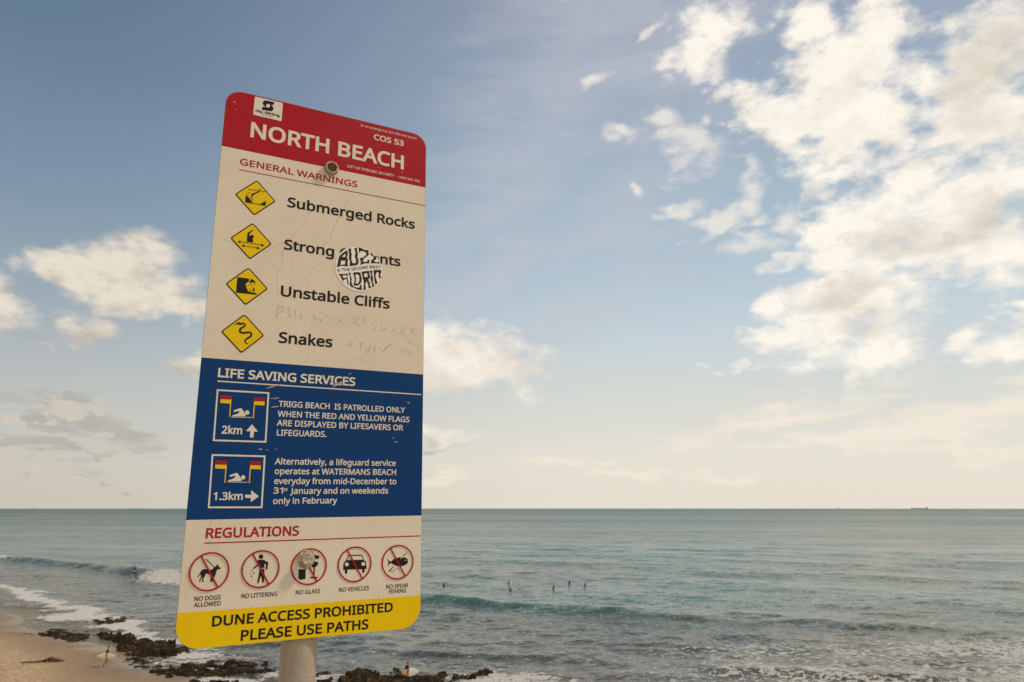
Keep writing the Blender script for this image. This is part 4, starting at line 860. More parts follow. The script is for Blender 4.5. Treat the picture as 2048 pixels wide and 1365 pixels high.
  ('P','red',1,(((39.8,662),(59.8,661.8),(59.9,669.3),(40.1,669.4)),)),
  ('P','yellow',1,(((40.1,669.4),(59.9,669.3),(60,677.3),(40.5,676.6)),)),
  ('R','yellow',1,((59.1,676.9),(59.1,703)),(1.8,1.8)),
  ('P','red',1,(((100.7,662.6),(120.8,662.5),(121,669.6),(101.2,670)),)),
  ('P','yellow',1,(((101.2,670),(121,669.6),(121,677.3),(101.4,677.1)),)),
  ('R','yellow',1,((102.1,677),(102.2,703.5)),(1.9,1.9)),
  ('P','white',1,(((94.2,692.6),(94.1,693.9),(93.6,695.1),(92.8,696.1),(91.7,696.8),(90.5,697),(89.3,696.9),(88.1,696.3),(87.2,695.4),(86.5,694.3),(86.2,693),(86.3,691.6),(86.8,690.4),(87.7,689.5),(88.7,688.8),(89.9,688.5),(91.2,688.7),(92.3,689.2),(93.3,690.1),(93.9,691.3)),)),
  ('P','white',1,(((65.5,692.5),(66,689.5),(77.5,684.6),(79.9,685.5),(88.2,697.9),(86.5,700.5),(63,701.5),(64.2,699.5),(71.8,696.6),(76.2,693.2),(74.6,690),(68.3,692.6)),)),
  ('R','white',1,((62.5,702.3),(66.2,703.7),(69.7,702.1),(73.4,703.5),(76.9,701.8),(80.7,703.2),(84.2,701.6),(87.9,703),(91.5,701.4),(95.2,702.8),(98.8,701.1)),(1.1,1.1,1.1,1.1,1.1,1.1,1.1,1.1,1.1,1.1,1.1)),
  ('T','white','2km',47.2,83.8,735.3,15.3,0.04),
  ('P','white',1,(((100.7,715.3),(112.7,729.3),(105.1,729.1),(105,740.5),(98.7,740.7),(98.5,728.9),(90.6,728.6)),)),
 ],
 'patrol_right': [
  ('P','white',1,(((33.4,774),(129.6,774.7),(130.5,873.9),(34.9,872.7)),((36.4,777.1),(126.5,777.9),(127.4,870.8),(37.7,869.7)))),
  ('P','red',1,(((41,785.8),(61.2,786),(61.3,793.6),(41.2,793.4)),)),
  ('P','yellow',1,(((41.2,793.4),(61.3,793.6),(61.5,801.3),(41.5,800.3)),)),
  ('R','yellow',1,((60.1,800.8),(60.4,826.7)),(1.8,1.8)),
  ('P','red',1,(((102.2,786.2),(122.1,786.4),(122.3,794),(102.5,793.5)),)),
  ('P','yellow',1,(((102.5,793.5),(122.3,794),(122.3,801.3),(102.7,800.5)),)),
  ('R','yellow',1,((103.4,800.8),(103.6,827.3)),(1.9,1.9)),
  ('P','white',1,(((95.7,816.5),(95.6,817.8),(95.2,818.9),(94.4,819.8),(93.3,820.4),(92.1,820.6),(90.9,820.4),(89.8,819.8),(88.9,818.9),(88.2,817.8),(88,816.6),(88.1,815.3),(88.5,814.2),(89.3,813.3),(90.4,812.7),(91.6,812.5),(92.8,812.6),(93.9,813.2),(94.8,814.1),(95.5,815.2)),)),
  ('P','white',1,(((67.7,815.3),(68.1,812.4),(79.4,808.2),(81.7,809.2),(89.9,821.3),(88.2,823.7),(65.2,823.8),(66.4,821.9),(73.8,819.5),(78.2,816.4),(76.6,813.3),(70.4,815.5)),)),
  ('R','white',1,((64.8,824.5),(68.4,826),(71.8,824.6),(75.4,826),(78.8,824.7),(82.5,826.1),(85.9,824.7),(89.6,826.2),(93.1,824.8),(96.7,826.3),(100.2,824.9)),(1.1,1.1,1.1,1.1,1.1,1.1,1.1,1.1,1.1,1.1,1.1)),
  ('T','white','1.3km',42.9,93.9,858.4,14.4,0.04),
  ('P','white',1,(((97.7,848.7),(108.5,848.8),(108,840.4),(122.6,851.7),(108.8,862.5),(108.2,854.9),(98.2,854.6)),)),
 ],
 'scratches': [
  ('R','bare',2,((122.2,643.1),(131.7,639.4),(137.8,638.5)),(0.7,2.4,0.7)),
  ('R','bare',2,((138.9,636.8),(149.8,633)),(1.5,0.5)),
  ('R','bare',2,((251.9,632.3),(260.8,624.9),(276.5,617)),(0.8,5.8,1.1)),
  ('R','bare',2,((255.6,625.8),(267.3,621)),(0.5,1.6)),
  ('R','bare',2,((129.5,662.8),(147.7,660.1)),(0.7,1.2)),
  ('R','bare',2,((136.9,664.4),(146.5,661.2)),(0.7,0.7)),
  ('R','bare',2,((133.8,681),(140.2,678.6),(148,677.7)),(0.5,2.4,1.2)),
  ('R','bare',2,((115.2,763.7),(119.1,762.6),(122.7,763)),(0.5,2.4,0.9)),
  ('R','bare',2,((128.6,762.6),(134.7,764.7)),(0.5,1.2)),
  ('R','bare',2,((386.8,741.3),(393,740.5)),(1.1,2.8)),
  ('R','bare',2,((382.1,733.8),(386.6,731.5)),(0.8,1.4)),
  ('R','bare',2,((284.1,603.6),(289.9,599.9)),(0.8,1.6)),
  ('R','bare',2,((413.8,656.1),(419,655.2)),(1.5,2.3)),
  ('R','bare',2,((146.9,761.7),(150.8,762.1)),(1,1)),
 ],
 'header_scratches': [
  ('R','bare',1,((13.8,30.6),(17.9,26.8),(20.3,30.6)),(0.7,2.2,0.7)),
  ('R','bare',1,((18.6,45.6),(22.1,47.2)),(0.7,1.3)),
  ('R','bare',1,((3.3,51.9),(6.2,51.6)),(1.1,0.6)),
  ('R','bare',1,((388.5,109.8),(393.7,109.1)),(1.1,1.9)),
  ('R','bare',1,((332.5,111.4),(336.4,111.3)),(1,1)),
 ],
 'regulations': [
  ('T','red','REGULATIONS',35.4,200.8,926.3,18.2,0.04),
  ('R','red',1,((34.2,934.6),(447.9,934.3)),(2,2)),
  ('T','black','NO DOGS',26.1,69.3,1033.2,7.7,0.02),
  ('T','black','ALLOWED',25.9,70.1,1043.5,7.7,0.02),
  ('T','black','NO LITTERING',104.4,167.2,1033.8,7.7,0.02),
  ('T','black','NO GLASS',201,246.4,1033.9,7.7,0.02),
  ('T','black','NO VEHICLES',282.4,341.9,1034.2,7.7,0.02),
  ('T','black','NO SPEAR',377,422.6,1034.1,7.7,0.02),
  ('T','black','FISHING',382.6,418.3,1043.8,7.7,0.02),
 ],
 'notice': [
  ('T','black','DUNE ACCESS PROHIBITED',58.3,391.4,1078.4,17.8,0.04),
  ('T','black','PLEASE USE PATHS',108.4,343,1106.7,18.2,0.04),
 ],
 'no_dogs': [
  ('R','black',1,((39,962),(54.6,977.4)),(1.2,1.2)),
  ('P','black',1,(((59.8,971.7),(61.4,975.9),(65.4,979.1),(64.8,981),(59.9,981),(58.2,986.2),(57.7,989.5),(56.5,992.7),(55.1,995.9),(54.5,998.6),(55.2,1002.4),(53.9,1002.3),(52.5,1000.1),(52.3,1002.2),(49.6,1002.1),(50,995.6),(48.4,989.8),(42.1,987),(40.7,988.5),(39.9,991.8),(37.9,995.5),(37.6,998.7),(39.4,1001.3),(35.9,1001.1),(35.8,997.5),(36,993.5),(33.3,997),(33.2,999.5),(34.3,1001),(31.2,1000.8),(31.6,996.5),(33.8,992.5),(32.8,988.1),(30.9,990.7),(28.5,993.1),(27.6,992.5),(30.6,988),(31.9,984.8),(33.3,981.6),(35.7,979.8),(40.5,979.6),(44.8,980.9),(50.1,981.2),(54.6,977.2),(57.9,974.1)),)),
 ],
 'no_littering': [
  ('P','black',1,(((138.1,962.4),(138,963.7),(137.5,964.8),(136.6,965.7),(135.5,966.3),(134.2,966.4),(132.9,966.1),(131.7,965.5),(130.7,964.5),(130,963.3),(129.7,962),(129.8,960.7),(130.4,959.6),(131.2,958.7),(132.4,958.1),(133.6,958),(134.9,958.2),(136.2,958.9),(137.2,959.9),(137.8,961)),)),
  ('P','black',1,(((128.9,967.5),(138.6,968),(148,973.6),(146.2,985.9),(143.4,985.6),(144,976.9),(140.9,974.9),(141.4,982.6),(132.7,982.2),(130.9,977),(122.2,984.1),(120.9,981.8),(127.8,975.8),(128.6,969.6)),)),
  ('P','black',1,(((133.2,983.9),(141.3,984.3),(142.2,994),(142.3,1008.8),(139.7,1009),(136.2,995.9),(132.6,1009.4),(130.1,1009),(131.7,995.7)),)),
  ('P','black',1,(((117.6,985.9),(118.6,984.6),(120.3,985.9),(119.5,987.4)),)),
  ('P','black',1,(((121.5,990.1),(122.5,988.7),(124.4,990.1),(123.5,991.6)),)),
  ('P','black',1,(((116.1,990),(116.8,989.1),(117.9,990),(117.4,991)),)),
  ('P','black',1,(((117.8,992.7),(118.4,991.8),(119.5,992.7),(119,993.6)),)),
  ('P','black',1,(((117.9,996.6),(119,995.2),(120.8,996.6),(119.9,998.1)),)),
  ('P','black',1,(((119.4,1002.6),(119.9,1002),(120.8,1002.6),(120.3,1003.3)),)),
 ],
 'no_glass': [
  ('P','black',1,(((203.8,988.4),(216.9,989.1),(217.7,1005.1),(216.4,1007.1),(207,1007.5),(204.2,1005.2)),)),
  ('P','black',1,(((206.7,973.9),(208.3,967.9),(211.9,966.9),(213.1,965.7),(211.1,958.9),(218.4,959.8),(216.5,965.9),(218.2,967.7),(222.1,984.3),(216.1,988.2),(206,983.5)),)),
  ('P','black',1,(((227.2,961.4),(242,965.7),(240,972.5),(238.4,969.9),(237,970.2),(236,972.8),(234.4,969.3),(233,971.7),(231.3,968),(229.9,970.3),(228.8,967.6),(226.6,967.8)),)),
  ('P','black',1,(((229.9,975.6),(232.2,976.5),(234.4,975.4),(237.3,976.5),(239.4,976),(240,980.3),(238.3,983.6),(234.2,986.1),(234.3,1004.2),(232.4,1004.1),(231.6,986),(228.4,985.6),(225.5,978.4)),)),
  ('P','black',1,(((241.2,1005.4),(240.8,1005.8),(239.7,1006.2),(237.9,1006.4),(235.6,1006.5),(233.1,1006.5),(230.6,1006.2),(228.3,1005.9),(226.5,1005.5),(225.4,1005),(224.9,1004.4),(225.3,1004),(226.4,1003.6),(228.2,1003.4),(230.5,1003.3),(233,1003.3),(235.5,1003.5),(237.8,1003.9),(239.6,1004.3),(240.8,1004.8)),)),
 ],
 'no_vehicles': [
  ('P','black',1,(((298.5,966.3),(325.6,966.6),(330.2,977.7),(334.4,980.8),(335.6,994.2),(331.6,994.3),(331.7,999.9),(330.7,1001.1),(327.8,1001),(327.1,999.7),(326.9,994.4),(297.2,993.5),(297.4,999.7),(296.5,1001.2),(293.3,1001.1),(292.6,999.8),(292.4,993.7),(289.1,993.7),(289,981.4),(294,976)),((299,968.1),(324.8,968.6),(328.2,976.5),(296.1,975.8)))),
  ('P','white',3,(((299.4,984),(299.3,985.1),(298.8,986.1),(298,986.8),(296.9,987.3),(295.8,987.4),(294.6,987.2),(293.5,986.6),(292.6,985.8),(292.1,984.7),(291.8,983.6),(292,982.5),(292.5,981.5),(293.3,980.8),(294.3,980.3),(295.5,980.2),(296.7,980.4),(297.7,981),(298.6,981.8),(299.2,982.9)),)),
  ('P','white',3,(((332.5,984.7),(332.3,985.8),(331.8,986.8),(331,987.5),(329.9,988),(328.7,988.1),(327.5,987.9),(326.4,987.3),(325.5,986.5),(325,985.5),(324.7,984.3),(324.9,983.2),(325.4,982.2),(326.2,981.5),(327.3,981),(328.5,980.9),(329.7,981.1),(330.8,981.7),(331.7,982.5),(332.2,983.5)),)),
 ],
 'no_spear_fishing': [
  ('P','black',1,(((385.1,983.1),(391.9,977.5),(405.2,974.6),(416.4,976.4),(421.7,980.5),(420.5,983),(422.2,985.3),(419.5,988.8),(411.1,992.3),(399.9,992.2),(390.1,988.1),(385.2,985.3),(377.8,991.3),(381,983.8),(377.1,976.6)),)),
  ('P','white',2,(((416.9,981.6),(416.7,982.2),(416.2,982.5),(415.5,982.5),(414.9,982.1),(414.7,981.5),(414.9,980.9),(415.5,980.5),(416.1,980.6),(416.7,981)),)),
  ('R','white',2,((411.5,974.2),(408.3,976),(409.6,974.8),(405.2,978.1)),(0.4,1.4,1.1,1.7)),
  ('R','black',1,((420.5,965.8),(414.2,970.5),(410.8,974.2)),(0.4,2,1.1)),
  ('R','black',1,((391.6,992.6),(381.8,1000.8)),(1.7,1.9)),
  ('R','black',1,((381.8,1001),(390.4,1001.8),(398.6,996.1),(401.6,995.6),(404.6,1002.4)),(0.8,0.8,0.8,0.8,0.8)),
 ],
}
SIGN_W, SIGN_H, POLE_X, BASE_Z = 450.0, 1113.2, 219.0, 1.36
rx = Vector((0.89159, 0.45266, 0.01307)); up = Vector((-0.02018, 0.01088, 0.99974)); back = Vector((-0.4524, 0.89162, -0.01884))
FACE = -0.0370
top_left = Vector((-0.6096, 1.2897, CAM_Z + 0.8713))
sign_base = top_left + rx * (POLE_X / 1000) - back * FACE - up * (SIGN_H / 1000 + BASE_Z)
beach_sign = empty('beach_sign', (0, 0, 0))
beach_sign.matrix_world = Matrix((rx, up.cross(rx), up)).transposed().to_4x4() if False else Matrix(((rx.x, back.x, up.x, sign_base.x), (rx.y, back.y, up.y, sign_base.y), (rx.z, back.z, up.z, sign_base.z), (0, 0, 0, 1)))
tag(beach_sign, 'tall beach warning sign in red, cream, blue and yellow, bolted to a grey pole', 'sign')
def SP(x, y, layer=0.0):
    """millimetres on the sign (from its top left corner) -> sign space"""
    return Vector(((x - POLE_X) / 1000, FACE - 0.0004 - 0.0003 * layer, BASE_Z + (SIGN_H - y) / 1000))

def corner_arc(cx, cy, r, a0, a1, n=10):
    return [(cx + r * math.cos(R(a0 + (a1 - a0) * i / n)), cy + r * math.sin(R(a0 + (a1 - a0) * i / n))) for i in range(n + 1)]
RT, RB = 34.0, 40.0
def outline(y0, y1, e=0.0):
    """the sign's silhouette between two heights, inset by e millimetres"""
    pts = []
    W, H = SIGN_W - e, SIGN_H - e
    if y0 <= 0:
        pts += corner_arc(e + RT, e + RT, RT, 180, 270) + corner_arc(W - RT, e + RT, RT, 270, 360)
    else:
        pts += [(e, y0), (W, y0)]
    if y1 >= SIGN_H:
        pts += corner_arc(W - RB, H - RB, RB, 0, 90) + corner_arc(e + RB, H - RB, RB, 90, 180)
    else:
        pts += [(W, y1), (e, y1)]
    return pts

# plate (back, edges)
bm = bmesh.new()
o_ = outline(0, SIGN_H)
fr = [bm.verts.new(SP(x, y) + Vector((0, 0.0004, 0))) for x, y in o_]
bk = [bm.verts.new(SP(x, y) + Vector((0, 0.0029, 0))) for x, y in o_]
bm.faces.new(fr); bm.faces.new(bk[::-1])
for i in range(len(o_)):
    j = (i + 1) % len(o_); bm.faces.new((fr[i], bk[i], bk[j], fr[j]))
bmesh.ops.recalc_face_normals(bm, faces=bm.faces)
from_bm('sign_plate', bm, [M['plate']], beach_sign)

def panel(name, y0, y1, m):
    bm = bmesh.new()
    vs = [bm.verts.new(SP(x, y)) for x, y in outline(y0, y1, 0.5)]
    f = bm.faces.new(vs); f.normal_update()
    if f.normal.y > 0: f.normal_flip()
    return from_bm(name, bm, [m], beach_sign)
Y1, Y2, Y3, Y4 = 137.1, 590.5, 893.2, 1051.3
header = panel('header_panel', 0, Y1, M['red'])
warnings = panel('warnings_panel', Y1, Y2, M['cream'])
services = panel('services_panel', Y2, Y3, M['blue'])
regulations = panel('regulations_panel', Y3, Y4, M['cream'])
notice = panel('notice_panel', Y4, SIGN_H, M['yellow'])

SWELL_SIGN = 1
class Flat:
    """flat artwork on the sign's face: closed outlines (with holes), lettering and brush strokes, merged into one mesh"""
    def __init__(self):
        self.v = []; self.f = []; self.mi = []; self.mats = []
    def slot(self, m):
        if m not in self.mats: self.mats.append(m)
        return self.mats.index(m)
    def curve(self, m, layer, splines, winding=False):
        """fill closed outlines: by winding number (lettering) or even-odd (drawn shapes with holes)"""
        ox, oy = splines[0][0][0], splines[0][0][1]
        co, edges, loops = [], [], []
        for pts in splines:
            b = len(co); n = len(pts)
            loop = [((x - ox), (oy - y)) for x, y in pts]
            co += [Vector(p) for p in loop]; loops.append(loop)
            edges += [(b + i, b + (i + 1) % n) for i in range(n)]
        v2, _, f2, _, _, _ = delaunay_2d_cdt(co, edges, [], 0, 1e-5)
        base = len(self.v); k = self.slot(m)
        for v in v2: self.v.append(SP(ox + v.x, oy - v.y, layer))
        for f in f2:
            cx = sum(v2[i].x for i in f) / len(f); cy = sum(v2[i].y for i in f) / len(f)
            w = 0
            for loop in loops:
                for (ax, ay), (bx, by) in zip(loop, loop[1:] + loop[:1]):
                    if (ay > cy) != (by > cy) and cx < (bx - ax) * (cy - ay) / (by - ay) + ax:
                        w += 1 if by > ay else -1
            if (w != 0) if winding else (w % 2):
                vs = [base + i for i in f]
                n = (self.v[vs[1]] - self.v[vs[0]]).cross(self.v[vs[2]] - self.v[vs[0]])
                self.f.append(vs if n.y < 0 else vs[::-1]); self.mi.append(k)
    def stroke(self, m, layer, pts, ws):
        k = self.slot(m); n = len(pts); base = len(self.v)
        P = [Vector(p) for p in pts]
        # round the corners a little
        for i in range(n):
            d = (P[min(i + 1, n - 1)] - P[max(i - 1, 0)])
            d.normalize(); q = Vector((-d.y, d.x)) * ws[i] / 2
            self.v.append(SP(P[i].x + q.x, P[i].y + q.y, layer)); self.v.append(SP(P[i].x - q.x, P[i].y - q.y, layer))
        for i in range(n - 1):
            a = base + 2 * i; vs = [a, a + 1, a + 3, a + 2]
            nn = (self.v[vs[1]] - self.v[vs[0]]).cross(self.v[vs[2]] - self.v[vs[0]])
            self.f.append(vs if nn.y < 0 else vs[::-1]); self.mi.append(k)
    def text(self, m, layer, s, x0, y0, x1, y1, cap, off):
        """set s with its ink from x0,y0 to x1,y1 (baseline ends) and capitals cap millimetres high"""
        ink0, ink1, pen = None, None, 0
        spl = []; counts = []
        for ch in s:
            adv, gl = GLYPHS[ch]; counts.append(len(gl))
            for g in gl:
                q = [(g[i] + pen, g[i + 1], g[i + 2] + pen, g[i + 3], g[i + 4] + pen, g[i + 5]) for i in range(0, len(g), 6)]
                xs = [p[2] for p in q]
                ink0 = min(xs) if ink0 is None else min(ink0, min(xs)); ink1 = max(xs) if ink1 is None else max(ink1, max(xs))
                spl.append(q)
            pen += adv
        o = off * cap
        L = math.hypot(x1 - x0, y1 - y0); ux, uy = (x1 - x0) / L, (y1 - y0) / L
        kx = (L - 2 * o) / (ink1 - ink0); ky = (cap - 2 * o) / 1000
        def tr(gx, gy):
            u = o + (gx - ink0) * kx; v = o + gy * ky
            return (x0 + ux * u + uy * v, y0 + uy * u - ux * v)
        out = []
        for q in spl:
            pts = []
            for a, b in zip(q, q[1:] + q[:1]):
                p0, p1, p2, p3 = tr(a[2], a[3]), tr(a[4], a[5]), tr(b[0], b[1]), tr(b[2], b[3])
                bend = abs((p1[0] - p0[0]) * (p3[1] - p0[1]) - (p1[1] - p0[1]) * (p3[0] - p0[0])) + abs((p2[0] - p0[0]) * (p3[1] - p0[1]) - (p2[1] - p0[1]) * (p3[0] - p0[0]))
                n = 1 if bend < 1e-3 * cap * cap else 4
                for i in range(n):
                    t = i / n; c = ((1 - t) ** 3, 3 * t * (1 - t) ** 2, 3 * t * t * (1 - t), t ** 3)
                    pts.append((c[0] * p0[0] + c[1] * p1[0] + c[2] * p2[0] + c[3] * p3[0], c[0] * p0[1] + c[1] * p1[1] + c[2] * p2[1] + c[3] * p3[1]))
            out.append(self.swell(pts, o, 0.004 * cap))
        k = 0
        for n in counts:
            if n: self.curve(m, layer, out[k:k + n], True)
            k += n
    @staticmethod
    def swell(pts, o, eps):
        """drop doubled points and move a glyph's outline outwards by o (holes turn the other way, so they shrink)"""
        p = []
        for q in pts:
            if not p or math.hypot(q[0] - p[-1][0], q[1] - p[-1][1]) > eps: p.append(q)
        while len(p) > 3 and math.hypot(p[0][0] - p[-1][0], p[0][1] - p[-1][1]) <= eps: p.pop()
        n = len(p); res = []
        for i in range(n):
            (ax, ay), (bx, by), (cx, cy) = p[i - 1], p[i], p[(i + 1) % n]
            ux, uy, vx, vy = bx - ax, by - ay, cx - bx, cy - by
            lu, lv = math.hypot(ux, uy), math.hypot(vx, vy)
            nx, ny = uy / lu + vy / lv, -(ux / lu + vx / lv)
            k = nx * nx + ny * ny
            k = 2 / max(k, 0.9)
            res.append((bx + SWELL_SIGN * nx * k * o, by + SWELL_SIGN * ny * k * o))
        return res
    def rrect(self, m, layer, cx, cy, hw, hh, r, rot=0.0):
        pts = corner_arc(cx - hw + r, cy - hh + r, r, 180, 270, 5) + corner_arc(cx + hw - r, cy - hh + r, r, 270, 360, 5) + corner_arc(cx + hw - r, cy + hh - r, r, 0, 90, 5) + corner_arc(cx - hw + r, cy + hh - r, r, 90, 180, 5)
        c, s = math.cos(R(rot)), math.sin(R(rot))
        self.curve(m, layer, [[(cx + (x - cx) * c - (y - cy) * s, cy + (x - cx) * s + (y - cy) * c) for x, y in pts]])
    def disc(self, m, layer, cx, cy, r, hole=None, n=48):
        ring = lambda q: [(cx + q * math.cos(2 * math.pi * i / n), cy + q * math.sin(2 * math.pi * i / n)) for i in range(n)]
        self.curve(m, layer, [ring(r)] + ([ring(hole)] if hole else []))
    def items(self, key, lift=0):
        for it in (ART[key] if isinstance(key, str) else key):
            if it[0] == 'T': self.text(M[it[1]], 1 + lift, it[2], it[3], it[5], it[4], it[5], it[6], it[7])
            elif it[0] == 'S': self.text(M[it[1]], 2 + lift, it[2], it[3], it[4], it[5], it[6], it[7], it[8])
            elif it[0] == 'P': self.curve(M[it[1]], it[2] + lift, it[3])
            else: self.stroke(M[it[1]], it[2] + lift, it[3], it[4])
        return self
    @staticmethod
    def each(key, name, parent, lift=0):
        """one object for each line of lettering or separate mark"""
        for it in ART[key]:
            f = Flat(); f.items([it], lift); f.build(name if it[0] == 'T' or name != 'lettering' else 'rule_line', parent)
    def build(self, name, parent):
        me = bpy.data.meshes.new(name)
        me.from_pydata(self.v, [], self.f)
        for m in self.mats: me.materials.append(m)
        me.polygons.foreach_set('material_index', self.mi)
        me.update()
        return mesh_obj(name, me, parent)

Flat.each('header', 'lettering', header)
Flat.each('header_scratches', 'scratch_mark', header, 1)
lg = Flat(); lg.rrect(M['white'], 0.5, 85.9, 26.0, 29.3, 22.6, 2.5, 0.4); lg.items('logo', 1).build('emblem_plate', header)
Flat.each('warnings', 'lettering', warnings)
Flat.each('graffiti', 'marker_stroke', warnings, 1)
for key, cx, cy, lab in (('warning_rocks', 74.4, 240.4, 'yellow diamond with a diver over submerged rocks'), ('warning_currents', 72.8, 338.0, 'yellow diamond with a swimmer and current arrows'),
                         ('warning_cliffs', 71.5, 436.5, 'yellow diamond with a crumbling cliff'), ('warning_snake', 71.0, 535.8, 'yellow diamond with a snake')):
    a = Flat(); a.rrect(M['black'], 1, cx, cy, 28.8, 28.8, 4.5, 45); a.rrect(M['yellow'], 2, cx, cy, 26.4, 26.4, 3.2, 45)
    tag(a.items(key, 0).build('warning_symbol', warnings), lab)
st = Flat(); st.disc(M['sticker'], 2.2, 298.0, 365.2, 53.0 * 0.985); st.items('sticker', 1)
tag(st.build('round_sticker', warnings), 'round white sticker with dark hand-drawn lettering, stuck over a word')
Flat.each('services', 'lettering', services)
for key, lab in (('patrol_up', 'white framed swimmer between flags with an up arrow'), ('patrol_right', 'white framed swimmer between flags with a right arrow')):
    tag(Flat().items(key).build('patrol_symbol', services), lab)
Flat.each('scratches', 'scratch_mark', services)
Flat.each('regulations', 'lettering', regulations)
for key, cx in (('no_dogs', 46.6), ('no_littering', 134.6), ('no_glass', 222.8), ('no_vehicles', 311.3), ('no_spear_fishing', 399.6)):
    a = Flat().items(key)
    a.disc(M['red'], 4, cx, 984.3, 33.9, 31.0)
    dx, dy = 33.2 * 0.49, 57.5 * 0.49
    a.stroke(M['red'], 3.5, [(cx - dx, 984.1 - dy), (cx + dx, 984.1 + dy)], [3.0, 3.0])
    tag(a.build('prohibition_symbol', regulations), 'red ring crossed through: ' + key.replace('_', ' '))
Flat.each('notice', 'lettering', notice)

def lathe(bm, prof, n=28, mi=0, axis_origin=Vector((0, 0, 0)), jitter=0.0, seed=1):
    """prof: (radius, forward distance) pairs, spun round the sign's outward axis (-Y)"""
    rnd = random.Random(seed); rings = []
    for r, d in prof:
        rings.append([bm.verts.new(axis_origin + Vector((math.cos(6.28319 * i / n) * r * (1 + rnd.uniform(-jitter, jitter)), -d, math.sin(6.28319 * i / n) * r * (1 + rnd.uniform(-jitter, jitter))))) for i in range(n)])
    for a, b in zip(rings, rings[1:]):
        for i in range(n):
            j = (i + 1) % n
            f = bm.faces.new((a[i], a[j], b[j], b[i])); f.material_index = mi
    f = bm.faces.new(rings[-1]); f.material_index = mi
    bmesh.ops.recalc_face_normals(bm, faces=bm.faces)
# upper bolt: painted collar round a rusted, hollow head
c = SP(227.0, 139.6, 3)
bm = bmesh.new(); lathe(bm, [(.0152, .0), (.0152, .006), (.0145, .0095), (.0130, .0112), (.0112, .0112), (.0102, .0095), (.0098, .0070)], 30, 0, c, 0.015, 3)
up_bolt = from_bm('bolt', bm, [M['bolt']], beach_sign)
bm = bmesh.new(); lathe(bm, [(.0097, .0060), (.0092, .0085), (.0070, .0098), (.0035, .0102), (.0008, .0100)], 22, 0, c, 0.10, 4)
from_bm('rusted_head', bm, [M['rust']], up_bolt)
# lower bolt: flat painted head standing off on its washer
c = SP(217.0, 969.5, 6)
bm = bmesh.new(); lathe(bm, [(.0075, .0), (.0075, .009), (.0112, .0092), (.0118, .0110), (.0112, .0142), (.0098, .0152), (.0040, .0150), (.0008, .0148)], 26, 0, c, 0.03, 8)
lo_bolt = from_bm('bolt', bm, [M['bolt']], beach_sign)
bm = bmesh.new(); lathe(bm, [(.0165, .0), (.0165, .0012), (.0090, .0022)], 24, 0, c, 0.06, 9)
from_bm('washer', bm, [M['bolt']], lo_bolt)
# pole
bm = bmesh.new(); rings = []
for z in (-0.5, 0.0, 0.6, 1.2, 1.36, 1.9, 2.36, 2.43, 2.438):
    r = 0.0338 if z < 2.435 else 0.030
    rings.append([bm.verts.new((math.cos(6.28319 * i / 48) * r, math.sin(6.28319 * i / 48) * r, z)) for i in range(48)])
for a, b in zip(rings, rings[1:]):
    for i in range(48):
        j = (i + 1) % 48; f = bm.faces.new((a[i], a[j], b[j], b[i])); f.smooth = True
bm.faces.new(rings[-1])
from_bm('pole', bm, [M['galv']], beach_sign)

# ------------------------------------------------------------------ reef rocks
def rock_material():
    m, t, b = mat('reef_rock', (0.05, 0.035, 0.02), 0.8, 0.15)
    g = t.n('ShaderNodeNewGeometry').outputs['Position']
    n1 = t.noise(g, 1.1, 6.0, 0.65); n2 = t.noise(g, 5.0, 5.0, 0.65)
    k = t.mix(t.smooth(n1, 0.36, 0.62), (0.009, 0.007, 0.004, 1), (0.034, 0.021, 0.009, 1))
    k = t.mix(t.math('MULTIPLY', t.math('MULTIPLY', t.smooth(n2, 0.47, 0.66), t.smooth(t.noise(g, 0.55, 3.0, 0.5), 0.40, 0.62)), 0.9), k, (0.19, 0.115, 0.038, 1))
    t.link(k, b.inputs['Base Color'])
    bn = t.n('ShaderNodeBump'); bn.inputs['Strength'].default_value = 1.0; bn.inputs['Distance'].default_value = 0.22
    t.link(n2, bn.inputs['Height']); t.link(bn.outputs[0], b.inputs['Normal'])
    return m
M['rock'] = rock_material()
